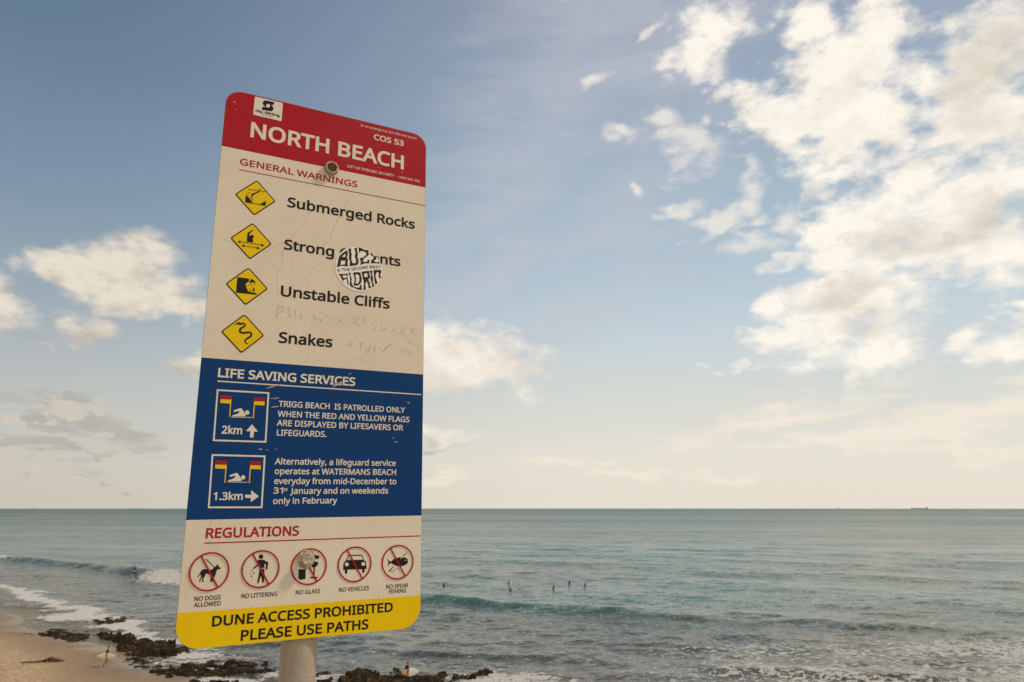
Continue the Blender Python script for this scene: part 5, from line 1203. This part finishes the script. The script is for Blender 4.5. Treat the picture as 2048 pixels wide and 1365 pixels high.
def rock(poly, h, label, res=0.11, seed=0, holes=0.0, group='weedy reef rocks at the edge of the sea'):
    P = np.array(poly); x0, y0 = P.min(0) - 1; x1, y1 = P.max(0) + 1
    X, Y = np.meshgrid(np.arange(x0, x1, res), np.arange(y0, y1, res))
    inside = np.zeros(X.shape, bool); n = len(poly)
    dist = np.full(X.shape, 1e9)
    for i in range(n):
        (ax, ay), (bx, by) = poly[i], poly[(i + 1) % n]
        inside ^= ((ay > Y) != (by > Y)) & (X < (bx - ax) * (Y - ay) / (by - ay + 1e-9) + ax)
        vx, vy = bx - ax, by - ay
        t = np.clip(((X - ax) * vx + (Y - ay) * vy) / (vx * vx + vy * vy), 0, 1)
        dist = np.minimum(dist, np.hypot(X - ax - t * vx, Y - ay - t * vy))
    sd = np.where(inside, dist, -dist) + fbm2(X / 1.3 + seed * 3.7, Y / 1.0, 5, 0.62) * 2.0 - (0.35 if seed in (1, 3) else 0.0)
    ridg = 1 - np.abs(fbm2(X / 1.1 + seed, Y / 0.8 - seed, 5, 0.6)) * 2.6
    blk = np.floor((fbm2(X / 1.2 - seed, Y / 0.9, 3, .6) + .6) * 6) / 6 - .4
    z = h * sstep(sd, 0.0, 0.9) * (0.50 + 0.42 * ridg + 0.7 * blk) + 0.34 * h * fbm2(X / 0.42, Y / 0.32, 4, .65)
    if holes: z = z - h * holes * sstep(fbm2(X / 1.5 + 3 * seed, Y / 0.55, 4, .6), -0.04, 0.22)
    base = np.maximum(terrain_z(X, Y), -0.10) - 0.05
    Z = base + z - 0.25 * (1 - sstep(sd, -0.35, 0.15))
    keep = (sd > -0.3)
    me, _ = grid_mesh('reef_rock', X + fbm2(X / .5, Y / .5, 2) * .25, Y + fbm2(X / .5 + 9, Y / .5, 2) * .25, Z, keep, smooth=False)
    o = mesh_obj('reef_rock', me, None, [M['rock']])
    return tag(o, label, 'rock', group)
rock([(-47.8, 84.3), (-44.8, 84.2), (-39.0, 79.6), (-34.4, 77.2), (-32.2, 73.4), (-32.4, 70.3), (-34.5, 70.6), (-37.1, 72.2), (-41.1, 76.2), (-44.6, 80.4)], 0.58,
     'largest dark brown reef rock, a jagged ridge above the board-carrying walker', seed=1, holes=.45)
rock([(-31.5, 65.2), (-30.2, 67.6), (-28.2, 69.3), (-25.1, 69.8), (-21.8, 67.6), (-20.6, 65.0), (-24.1, 63.6), (-27.9, 62.4)], 0.36, 'low dark reef rock just left of the sign pole, below the sign', seed=2, holes=.9)
rock([(-36.9, 70.0), (-35.6, 71.2), (-31.8, 68.4), (-28.6, 65.4), (-27.6, 63.1), (-31.2, 63.7), (-34.2, 66.8)], 0.24, 'flat reef rock full of pools, beside the walker on the sand', seed=3, holes=1.7)
rock([(-14.6, 58.5), (-14.6, 64.3), (-13.7, 66.0), (-11.4, 64.6), (-7.3, 63.4), (-4.0, 64.0), (-1.9, 65.4), (-2.3, 62.8), (-5.0, 60.6), (-8.6, 57.6), (-12.4, 57.0)], 0.50,
     'brown reef rock behind the person with the orange and white board', seed=4, holes=.25)
rock([(-55.3, 83.8), (-55.0, 88.0), (-48.9, 85.0), (-45.3, 79.4), (-47.0, 78.4), (-50.8, 80.2)], 0.20, 'thin flat reef rock washed by foam at the sand edge', seed=5, holes=1.3)
rock([(-54.4, 93.8), (-52.4, 96.4), (-48.0, 95.0), (-47.6, 92.4), (-51.0, 90.9)], 0.26, 'small low reef rock out in the white swash', seed=6, holes=.5)
rock([(-17.4, 62.4), (-16.6, 65.2), (-14.7, 63.6), (-15.0, 60.6)], 0.34, 'small reef rock in the foam just right of the sign pole', seed=7, holes=.3)
rock([(-11.5, 66.4), (-10.6, 67.4), (-9.6, 66.6), (-9.9, 65.1), (-11.0, 64.9)], 0.34, 'tiny reef rock in the water behind the brown rock', seed=8)
rock([(-26.8, 60.1), (-24.2, 62.3), (-22.0, 60.4), (-23.4, 57.8)], 0.4, 'reef rock at the bottom edge, below the low rock by the pole', seed=9, holes=.4)

# ------------------------------------------------------------------ clump of seaweed on the sand
def on_sand(x, y):
    return float(terrain_z(np.array([x]), np.array([y]))[0])
M['weed'] = mottled('dry_seaweed', (0.085, 0.052, 0.020), (0.17, 0.115, 0.055), 6.0, 0.9, 0.2)
def seaweed(x0, y0, label, length=3.2):
    rnd = random.Random(5); bm = bmesh.new()
    ang = 0.36
    for k in range(150):
        u = rnd.betavariate(2.0, 1.5) * length; px = x0 + math.cos(ang) * u; py = y0 + math.sin(ang) * u + rnd.gauss(0, .16)
        h = 0.34 * math.exp(-((u - length * .72) / .55) ** 2) + .08
        a = ang + rnd.gauss(0, .7); L = rnd.uniform(.25, .7); w = rnd.uniform(.015, .05); z0 = on_sand(px, py)
        pts = []
        for i in range(6):
            t = i / 5; pts.append(Vector((px + math.cos(a) * L * (t - .5), py + math.sin(a) * L * (t - .5), z0 + .01 + h * (1 - (2 * t - 1) ** 2) * rnd.uniform(.5, 1.0))))
            a += rnd.gauss(0, .25)
        prev = None
        for i, p in enumerate(pts):
            q = Vector((-math.sin(a), math.cos(a), 0)) * w; ring = [bm.verts.new(p + q), bm.verts.new(p + Vector((0, 0, w * .6))), bm.verts.new(p - q), bm.verts.new(p - Vector((0, 0, w * .5)))]
            if prev:
                for j in range(4): bm.faces.new((prev[j], prev[(j + 1) % 4], ring[(j + 1) % 4], ring[j]))
            prev = ring
    return tag(from_bm('seaweed_clump', bm, [M['weed']]), label, 'seaweed')
seaweed(-44.6, 67.2, 'dry brown clump of seaweed washed up on the pale sand')

# ------------------------------------------------------------------ people
M['skin'] = mottled('skin', (0.42, 0.20, 0.115), (0.36, 0.165, 0.09), 20.0, 0.55, 0.4)
M['hair'] = mottled('dark_hair', (0.016, 0.012, 0.010), (0.03, 0.022, 0.016), 60.0, 0.6, 0.4)
M['fair_hair'] = mottled('reddish_hair', (0.20, 0.075, 0.045), (0.12, 0.05, 0.03), 60.0, 0.6, 0.4)
M['suit'] = mottled('black_neoprene', (0.012, 0.012, 0.015), (0.022, 0.022, 0.026), 12.0, 0.6, 0.4)
M['rash'] = mottled('navy_rash_vest', (0.018, 0.020, 0.034), (0.035, 0.037, 0.055), 10.0, 0.7, 0.3)
M['teal'] = mottled('teal_boardshorts', (0.02, 0.20, 0.19), (0.012, 0.13, 0.13), 10.0, 0.7, 0.3)
M['darkshort'] = mottled('dark_short_panel', (0.02, 0.025, 0.03), (0.03, 0.035, 0.04), 10.0, 0.7, 0.3)
M['pale_top'] = mottled('pale_top', (0.55, 0.40, 0.33), (0.45, 0.30, 0.24), 10.0, 0.7, 0.3)

def hand_bones(B, wrist, out, palm, side):
    """palm and five curled fingers; out: the way the fingers point, palm: the way the palm faces, side: thumb side"""
    out, palm, side = Vector(out).normalized(), Vector(palm).normalized(), Vector(side).normalized()
    w = Vector(B[wrist][0])
    B[wrist + '_palm'] = (w + out * .055, .026, wrist)
    B[wrist + '_knuck'] = (w + out * .095, .028, wrist + '_palm')
    for i, (o, l) in enumerate(((.030, .070), (.010, .080), (-.011, .074), (-.031, .058))):
        a = w + out * .095 + side * o
        B['%s_f%da' % (wrist, i)] = (a + out * l * .5 + palm * .010, .0095, wrist + '_knuck')
        B['%s_f%db' % (wrist, i)] = (a + out * l * .85 + palm * .035, .0085, '%s_f%da' % (wrist, i))
    t = w + out * .035 + side * .040
    B[wrist + '_ta'] = (t + out * .020 + palm * .012, .011, wrist + '_palm')
    B[wrist + '_tb'] = (t + out * .048 + side * .004 + palm * .028, .009, wrist + '_ta')

def figure(name, B, paint, mats, hair, sub=1):
    """B: joint -> (position, radius, parent joint). One continuous skin grown over the joints."""
    names = list(B); idx = {n: i for i, n in enumerate(names)}
    me = bpy.data.meshes.new('bones')
    me.from_pydata([Vector(B[n][0]) for n in names], [(idx[n], idx[B[n][2]]) for n in names if B[n][2]], [])
    o = bpy.data.objects.new('bones', me); COL.objects.link(o)
    sk = o.modifiers.new('skin', 'SKIN'); sk.use_smooth_shade = True
    if not me.skin_vertices: me.attributes.new
    ly = me.skin_vertices[0].data
    for n in names:
        r = B[n][1]; ly[idx[n]].radius = r if isinstance(r, tuple) else (r, r)
        ly[idx[n]].use_root = B[n][2] is None
    sb = o.modifiers.new('sub', 'SUBSURF'); sb.levels = sb.render_levels = sub
    dg = bpy.context.evaluated_depsgraph_get(); dg.update()
    out = bpy.data.meshes.new_from_object(o.evaluated_get(dg))
    bpy.data.objects.remove(o); bpy.data.meshes.remove(me)
    for m in mats: out.materials.append(m)
    for p in out.polygons:
        p.use_smooth = True; p.material_index = paint(p.center)
    root = mesh_obj(name, out)
    # hair
    h = Vector(B['head'][0]); f = (Vector(B['nose'][0]) - h); f.z = 0; f.normalize()
    bm = bmesh.new(); bmesh.ops.create_icosphere(bm, subdivisions=3, radius=1.0)
    for v in list(bm.verts):
        p = v.co.copy(); fr = p.dot(f)
        if p.z < -0.15 + 0.75 * max(fr, -0.2): bm.verts.remove(v); continue
        v.co = h + Vector((p.x * .094, p.y * .094, p.z * .115 + .028)) - f * .014 + Vector((mnoise.noise(p * 4), mnoise.noise(p * 4 + Vector((5, 0, 0))), mnoise.noise(p * 4 + Vector((0, 7, 0))))) * .008
    from_bm('hair', bm, [hair], root, True)
    return root

def head_bones(B, neck, lean=(0, 0, 0)):
    n = Vector(B[neck][0]); l = Vector(lean)
    B['jaw'] = (n + Vector((.035, 0, .075)) + l, .060, neck)
    B['head'] = (n + Vector((.030, 0, .150)) + l, (.080, .084), 'jaw')
    B['crown'] = (n + Vector((.022, 0, .215)) + l, .062, 'head')
    B['nose'] = (n + Vector((.128, 0, .125)) + l, .014, 'head')
    B['ear_r'] = (n + Vector((.022, -.088, .135)) + l, .016, 'head'); B['ear_l'] = (n + Vector((.022, .088, .135)) + l, .016, 'head')

def walker(name, paint, mats, hair):
    B = {'pelvis': ((0, 0, .95), (.135, .10), None), 'belly': ((.015, 0, 1.10), (.125, .095), 'pelvis'), 'chest': ((.03, 0, 1.30), (.150, .105), 'belly'),
         'collar': ((.04, 0, 1.42), (.11, .08), 'chest'), 'neck': ((.055, 0, 1.50), .055, 'collar')}
    head_bones(B, 'neck')
    for s, q in ((1, 'l'), (-1, 'r')):
        B['hip_' + q] = ((.0, s * .10, .88), .092, 'pelvis')
        B['sho_' + q] = ((.03, s * .185, 1.40), .058, 'collar')
    B['elb_r'] = ((-.10, -.345, 1.16), .042, 'sho_r'); B['wri_r'] = ((-.06, -.365, .92), .029, 'elb_r')
    B['elb_l'] = ((-.03, .28, 1.13), .042, 'sho_l'); B['wri_l'] = ((.10, .27, .90), .029, 'elb_l')
    B['kne_r'] = ((.10, -.095, .49), .058, 'hip_r'); B['cal_r'] = ((.055, -.095, .32), .054, 'kne_r'); B['ank_r'] = ((.02, -.095, .085), .036, 'cal_r')
    B['kne_l'] = ((.03, .095, .49), .058, 'hip_l'); B['cal_l'] = ((-.09, .095, .33), .054, 'kne_l'); B['ank_l'] = ((-.19, .095, .13), .036, 'cal_l')
    B['toe_r'] = ((.18, -.10, .035), .035, 'ank_r'); B['toe_l'] = ((-.04, .10, .035), .035, 'ank_l')
    hand_bones(B, 'wri_r', (.1, .05, -1), (0, 1, 0), (1, 0, 0)); hand_bones(B, 'wri_l', (.3, -.05, -1), (0, -1, 0), (1, 0, 0))
    return figure(name, B, paint, mats, hair)

def sitter(name, paint, mats, hair):
    """astride a board: thighs forward and down, shins in the water"""
    B = {'pelvis': ((0, 0, .18), (.14, .11), None), 'belly': ((.02, 0, .33), (.125, .095), 'pelvis'), 'chest': ((.06, 0, .54), (.15, .105), 'belly'),
         'collar': ((.08, 0, .66), (.11, .08), 'chest'), 'neck': ((.10, 0, .74), .055, 'collar')}
    head_bones(B, 'neck')
    for s, q in ((1, 'l'), (-1, 'r')):
        B['hip_' + q] = ((.04, s * .12, .15), .09, 'pelvis'); B['kne_' + q] = ((.36, s * .30, .06), .058, 'hip_' + q); B['ank_' + q] = ((.28, s * .32, -.34), .038, 'kne_' + q)
        B['toe_' + q] = ((.42, s * .33, -.42), .032, 'ank_' + q)
        B['sho_' + q] = ((.07, s * .185, .64), .058, 'collar'); B['elb_' + q] = ((.10, s * .29, .38), .042, 'sho_' + q); B['wri_' + q] = ((.28, s * .20, .22), .029, 'elb_' + q)
        hand_bones(B, 'wri_' + q, (1, -s * .2, -.25), (0, 0, -1), (0, -s, 0))
    return figure(name, B, paint, mats, hair)

def crouch(name, paint, mats, hair):
    B = {'pelvis': ((-.10, 0, .50), (.13, .11), None), 'belly': ((.0, 0, .63), (.12, .095), 'pelvis'), 'chest': ((.14, 0, .80), (.15, .105), 'belly'),
         'collar': ((.21, 0, .90), (.11, .08), 'chest'), 'neck': ((.26, 0, .97), .055, 'collar')}
    head_bones(B, 'neck')
    for s, q in ((1, 'l'), (-1, 'r')):
        B['hip_' + q] = ((-.08, s * .10, .46), .092, 'pelvis')
        B['sho_' + q] = ((.20, s * .18, .88), .058, 'collar'); B['elb_' + q] = ((.22, s * .42, .78), .042, 'sho_' + q); B['wri_' + q] = ((.32, s * .62, .86), .029, 'elb_' + q)
        hand_bones(B, 'wri_' + q, (.4, s, .1), (0, 0, -1), (1, 0, 0))
    B['kne_l'] = ((.30, .16, .42), .06, 'hip_l'); B['ank_l'] = ((.22, .10, .09), .038, 'kne_l'); B['toe_l'] = ((.38, .12, .035), .034, 'ank_l')
    B['kne_r'] = ((.10, -.26, .34), .06, 'hip_r'); B['ank_r'] = ((-.26, -.12, .09), .038, 'kne_r'); B['toe_r'] = ((-.12, -.18, .035), .034, 'ank_r')
    return figure(name, B, paint, mats, hair)

def prone(name, paint, mats, hair):
    B = {'pelvis': ((-.10, 0, .12), (.13, .10), None), 'belly': ((.08, 0, .13), (.12, .09), 'pelvis'), 'chest': ((.28, 0, .19), (.15, .10), 'belly'),
         'collar': ((.40, 0, .26), (.11, .08), 'chest'), 'neck': ((.47, 0, .33), .055, 'collar')}
    head_bones(B, 'neck', (.03, 0, -.02))
    for s, q in ((1, 'l'), (-1, 'r')):
        B['hip_' + q] = ((-.20, s * .09, .11), .09, 'pelvis'); B['kne_' + q] = ((-.60, s * .10, .09), .056, 'hip_' + q); B['ank_' + q] = ((-1.0, s * .09, .10), .036, 'kne_' + q); B['toe_' + q] = ((-1.14, s * .09, .07), .03, 'ank_' + q)
        B['sho_' + q] = ((.38, s * .18, .25), .056, 'collar'); B['elb_' + q] = ((.44, s * .36, .10), .041, 'sho_' + q); B['wri_' + q] = ((.60, s * .36, -.06), .029, 'elb_' + q)
        hand_bones(B, 'wri_' + q, (1, 0, -.5), (0, 0, -1), (0, -s, 0))
    return figure(name, B, paint, mats, hair)

# surfboards
M['foam_board'] = mottled('yellowed_board', (0.68, 0.55, 0.36), (0.60, 0.47, 0.29), 4.0, 0.35, 0.5)
M['white_board'] = mottled('white_board', (0.80, 0.76, 0.72), (0.72, 0.68, 0.62), 4.0, 0.3, 0.5)
M['orange'] = mottled('orange_board', (0.80, 0.35, 0.06), (0.74, 0.31, 0.05), 4.0, 0.35, 0.5)
M['grip'] = mottled('grey_deck_pad', (0.20, 0.18, 0.15), (0.14, 0.13, 0.11), 20.0, 0.8, 0.3)
def board(name, L, W, T, mats, face, fins=True, nose=.55):
    """length along X (nose at +X), deck facing +Z; face(x, y, z) -> material slot"""
    bm = bmesh.new(); n, k = 30, 14; rings = []
    for i in range(n + 1):
        t = i / n
        w = W / 2 * max(math.sin(math.pi * min(max(t, .0), 1)) ** nose, .02) * (1 if t > .5 else .55 + .45 * min(1, t * 2 + .25) if t > .03 else .5)
        th = T / 2 * max(math.sin(math.pi * t) ** .5, .12); rk = .10 * max(0, t - .55) ** 2 * 3 + .05 * max(0, .3 - t) ** 2 * 3
        rings.append([bm.verts.new(((t - .5) * L, math.cos(6.28319 * j / k) * w, math.copysign(abs(math.sin(6.28319 * j / k)) ** .8, math.sin(6.28319 * j / k)) * th + rk * L * .5)) for j in range(k)])
    for a, b in zip(rings, rings[1:]):
        for j in range(k):
            f = bm.faces.new((a[j], b[j], b[(j + 1) % k], a[(j + 1) % k])); f.smooth = True
            c = f.calc_center_median(); f.material_index = face(c.x / L, c.y / W, c.z)
    bm.faces.new(rings[0][::-1]) if False else bm.faces.new(rings[0]); bm.faces.new(rings[-1][::-1])
    bmesh.ops.recalc_face_normals(bm, faces=bm.faces)
    o = from_bm(name, bm, mats)
    if fins:
        for y in (-.11, 0, .11):
            bm = bmesh.new(); x = -.43 * L + (.06 if y else 0)
            prof = [(0, 0), (.11, 0), (.05, -.07), (-.01, -.11), (-.015, -.06)]
            a = [bm.verts.new((x + px, y - .003, -T * .35 + pz)) for px, pz in prof]; b = [bm.verts.new((x + px, y + .003, -T * .35 + pz)) for px, pz in prof]
            bm.faces.new(a); bm.faces.new(b[::-1])
            for q in range(5): bm.faces.new((a[q], b[q], b[(q + 1) % 5], a[(q + 1) % 5]))
            bmesh.ops.recalc_face_normals(bm, faces=bm.faces)
            from_bm('fin', bm, [M['suit']], o)
    return o

def place(o, x, y, z, rz):
    o.location = (x, y, z); o.rotation_euler = (0, 0, rz)
def carry(bd, x, y, z, rz, fwd, side, height, tip, roll=90):
    """hold a board on edge beside a walker whose heading is rz"""
    q = Matrix.Rotation(rz, 4, 'Z') @ Matrix.Translation((fwd, side, height)) @ Matrix.Rotation(R(tip), 4, 'Y') @ Matrix.Rotation(R(roll), 4, 'X')
    bd.matrix_world = Matrix.Translation((x, y, z)) @ q

# 1: walker on the sand
def paint_walk(c):
    if c.z > 1.50: return 0
    if c.z > 0.92 and abs(c.y) < .23: return 1
    if c.z > 1.10: return 1
    if abs(c.y) > .235: return 0
    if c.z > 0.60: return 2 if c.y < 0.0 and c.x > -.03 else 3
    return 0
WX, WY = -36.55, 66.55
p1 = walker('person', paint_walk, [M['skin'], M['rash'], M['teal'], M['darkshort']], M['hair'])
tag(p1, 'person in dark top and teal shorts walking on sand with a cream surfboard', 'person')
WZ = on_sand(WX, WY); place(p1, WX, WY, WZ, R(42))
b1 = board('surfboard', 1.62, .54, .07, [M['foam_board'], M['grip']], lambda x, y, z: 1 if (.02 < x < .12 and z < 0 and -.10 < y < .30) or x > .475 else 0)
tag(b1, 'cream surfboard under the arm of the walker in teal shorts', 'surfboard')
carry(b1, WX, WY, WZ, R(42), -.12, -.275, .96, 9)
# 2: person by the brown rock
PX, PY = -8.45, 59.6
p2 = walker('person', lambda c: 0 if c.z > 1.5 or (c.z < 1.1 and abs(c.y) > .25 and c.z < .93) or c.z < .1 else 1, [M['skin'], M['suit']], M['fair_hair'])
tag(p2, 'person in a black wetsuit carrying an orange and white surfboard by the brown rock', 'person')
PZ = max(on_sand(PX, PY), 0.1) + .1; place(p2, PX, PY, PZ, R(38))
b2 = board('surfboard', 1.50, .62, .07, [M['white_board'], M['orange']], lambda x, y, z: 1 if x < -.10 + .14 * y else 0, nose=.5)
tag(b2, 'rounded surfboard, half orange and half white, held by the person in black', 'surfboard')
carry(b2, PX, PY, PZ, R(38), .14, -.275, .98, 4)

# surfers waiting in the water
def water_z(x, y):
    return float(eta(np.array([x]), np.array([y]))[0][0])
def paint_sit(c): return 0 if c.z > .735 else 1
SURF = [(-12.5, 133.3, 150, 'suit', 'surfer in black sitting alone on the water beside the sign edge'),
        (-0.7, 135.8, 40, 'pale_top', 'surfer with a pale bare back, behind the dark surfer nearest the wave'),
        (-0.3, 124.7, 80, 'suit', 'surfer in dark wetsuit sitting nearest the green wave'),
        (7.5, 128.5, 165, 'suit', 'hunched surfer in black between the lying paddler and the farthest pair'),
        (11.0, 137.6, 120, 'suit', 'farthest surfer out, sitting upright in black, upper of the pair'),
        (13.6, 133.3, 195, 'suit', 'rightmost surfer of the group, sitting in black')]
GRP = 'surfers waiting behind the wave'
BGRP = 'surfboards under the waiting surfers'
proto = None; bproto = None; pale = None
for (x, y, a, m, lab) in SURF:
    if m == 'pale_top':
        o = sitter('person', lambda c: 0 if c.z > .3 else 1, [M['pale_top'], M['darkshort']], M['fair_hair'])
    elif proto is None:
        o = proto = sitter('person', paint_sit, [M['skin'], M['suit']], M['hair'])
    else:
        o = proto.copy(); COL.objects.link(o)
        for ch in proto.children:
            q = ch.copy(); COL.objects.link(q); q.parent = o
    tag(o, lab, 'person', GRP)
    z = water_z(x, y); place(o, x, y, z + .02, R(a)); o.scale = (.86, .86, .86)
    if bproto is None:
        bd = bproto = board('surfboard', 2.0, .52, .065, [M['white_board']], lambda x, y, z: 0, fins=False)
    else:
        bd = bproto.copy(); COL.objects.link(bd)
    tag(bd, 'white board under the ' + {0: 'surfer alone beside the sign', 1: 'pale-backed surfer', 2: 'surfer nearest the green wave', 3: 'hunched surfer in black', 4: 'farthest surfer out', 5: 'rightmost surfer'}[SURF.index((x, y, a, m, lab))], 'surfboard', BGRP)
    bd.location = (x, y, z - .04); bd.rotation_euler = (0, R(-7), R(a))
o = prone('person', lambda c: 0 if c.z > .36 or c.x > .62 else 1, [M['skin'], M['pale_top']], M['fair_hair'])
z = water_z(1.8, 130.0); place(o, 1.8, 130.0, z + .10, R(172)); tag(o, 'surfer lying flat on a pale board among the sitting surfers', 'person', GRP)
bd = board('surfboard', 2.3, .54, .065, [M['white_board']], lambda x, y, z: 0, fins=False)
place(bd, 1.8, 130.0, z + .12, R(172)); tag(bd, 'pale surfboard under the surfer who lies flat', 'surfboard', BGRP)
# riding the breaking wave
wx, wy = -80.4, 152.9; z = water_z(wx, wy) + .12
o = crouch('person', lambda c: 0 if c.z > 1.0 else 1, [M['skin'], M['suit']], M['hair'])
place(o, wx, wy, z + .05, R(150)); tag(o, 'surfer in black crouching on a board ahead of the white breaking wave', 'person')
bd = board('surfboard', 1.9, .50, .065, [M['white_board']], lambda x, y, z: 0, fins=False)
place(bd, wx, wy, z + .02, R(150)); tag(bd, 'white surfboard ridden on the breaking wave', 'surfboard')

# ------------------------------------------------------------------ ships on the horizon
M['ship_grey'] = mottled('hazed_ship_grey', (0.62, 0.62, 0.58), (0.68, 0.68, 0.64), 0.02, 0.6, 0.3)  # distance haze is put into this grey by making it paler
M['ship_white'] = mottled('ship_white', (0.80, 0.72, 0.62), (0.7, 0.62, 0.52), 0.02, 0.6, 0.3)
M['ship_red'] = mottled('hazed_ship_red', (0.50, 0.38, 0.34), (0.46, 0.35, 0.32), 0.02, 0.6, 0.3)  # red washed out in the colour itself to stand for distance haze
def ship_box(bm, x0, x1, w, z0, z1, mi=0, rake=0.0):
    v = [bm.verts.new((x, y, z)) for z, e in ((z0, 0), (z1, rake)) for x, y in ((x0, -w), (x1 + e, -w), (x1 + e, w), (x0, w))]
    for q in ((3, 2, 1, 0), (4, 5, 6, 7), (0, 1, 5, 4), (1, 2, 6, 5), (2, 3, 7, 6), (3, 0, 4, 7)):
        f = bm.faces.new([v[i] for i in q]); f.material_index = mi
def ship(px_az, dist, length, hull, house, label, bow=1, cranes=4, hs=1.0):
    x, y = dist * math.sin(R(px_az)), dist * math.cos(R(px_az))
    e = empty('cargo_ship', (x, y, 0), (0, 0, -R(px_az) + (0 if bow > 0 else math.pi)))
    tag(e, label, 'ship', 'ships on the horizon')
    L = length; w = L * .07
    bm = bmesh.new()
    st_ = [(-.5, .8, 1.0), (-.47, 1, 1.0), (.36, 1, 1.0), (.45, .6, 1.12), (.5, .06, 1.25)]
    rings = []
    for t, k, hh in st_:
        H = L * .052 * hh * hs
        rings.append([bm.verts.new(p) for p in ((t * L, -w * k, H), (t * L * .985, -w * k * .9, -6), (t * L * .985, w * k * .9, -6), (t * L, w * k, H))])
    for a, b in zip(rings, rings[1:]):
        for j in range(4): bm.faces.new((a[j], b[j], b[(j + 1) % 4], a[(j + 1) % 4]))
    bm.faces.new(rings[0]); bm.faces.new(rings[-1][::-1])
    bmesh.ops.recalc_face_normals(bm, faces=bm.faces)
    from_bm('hull', bm, [hull], e)
    H = L * .052 * hs
    bm = bmesh.new(); ship_box(bm, -.46 * L, -.38 * L, w * .8, H, H + L * .055 * hs); ship_box(bm, -.45 * L, -.39 * L, w, H + L * .055 * hs, H + L * .068 * hs)
    ship_box(bm, -.425 * L, -.42 * L, .8, H + L * .068 * hs, H + L * .09 * hs)
    from_bm('deckhouse', bm, [house], e)
    bm = bmesh.new(); ship_box(bm, -.485 * L, -.465 * L, w * .3, H, H + L * .066 * hs, 0, -1.5); from_bm('funnel', bm, [hull], e)
    for i in range(cranes):
        xx = (-.24 + .17 * i) * L
        bm = bmesh.new(); ship_box(bm, xx - 1.6, xx + 1.6, 1.6, H, H + L * .03 * hs); ship_box(bm, xx, xx + L * .10, .8, H + L * .022 * hs, H + L * .029 * hs); from_bm('crane', bm, [hull], e)
# bearings of the ships as seen from the dune, in degrees right of straight out to sea
ship(30.1, 10500, 195, M['ship_grey'], M['ship_grey'], 'largest grey cargo ship, far out on the right of the horizon', bow=-1)
ship(24.91, 12500, 84, M['ship_grey'], M['ship_grey'], 'small faint grey ship left of the largest cargo ship', bow=1, cranes=2)
ship(-34.17, 10500, 66, M['ship_red'], M['ship_white'], 'ship with a white deckhouse and reddish hull on the left horizon', bow=1, cranes=1, hs=1.8)
ship(-35.65, 13000, 84, M['ship_grey'], M['ship_grey'], 'faint grey ship nearest the left edge of the photo', bow=1, cranes=2)
ship(-28.24, 13000, 120, M['ship_grey'], M['ship_grey'], 'faint low grey ship just left of the sign', bow=-1, cranes=3)
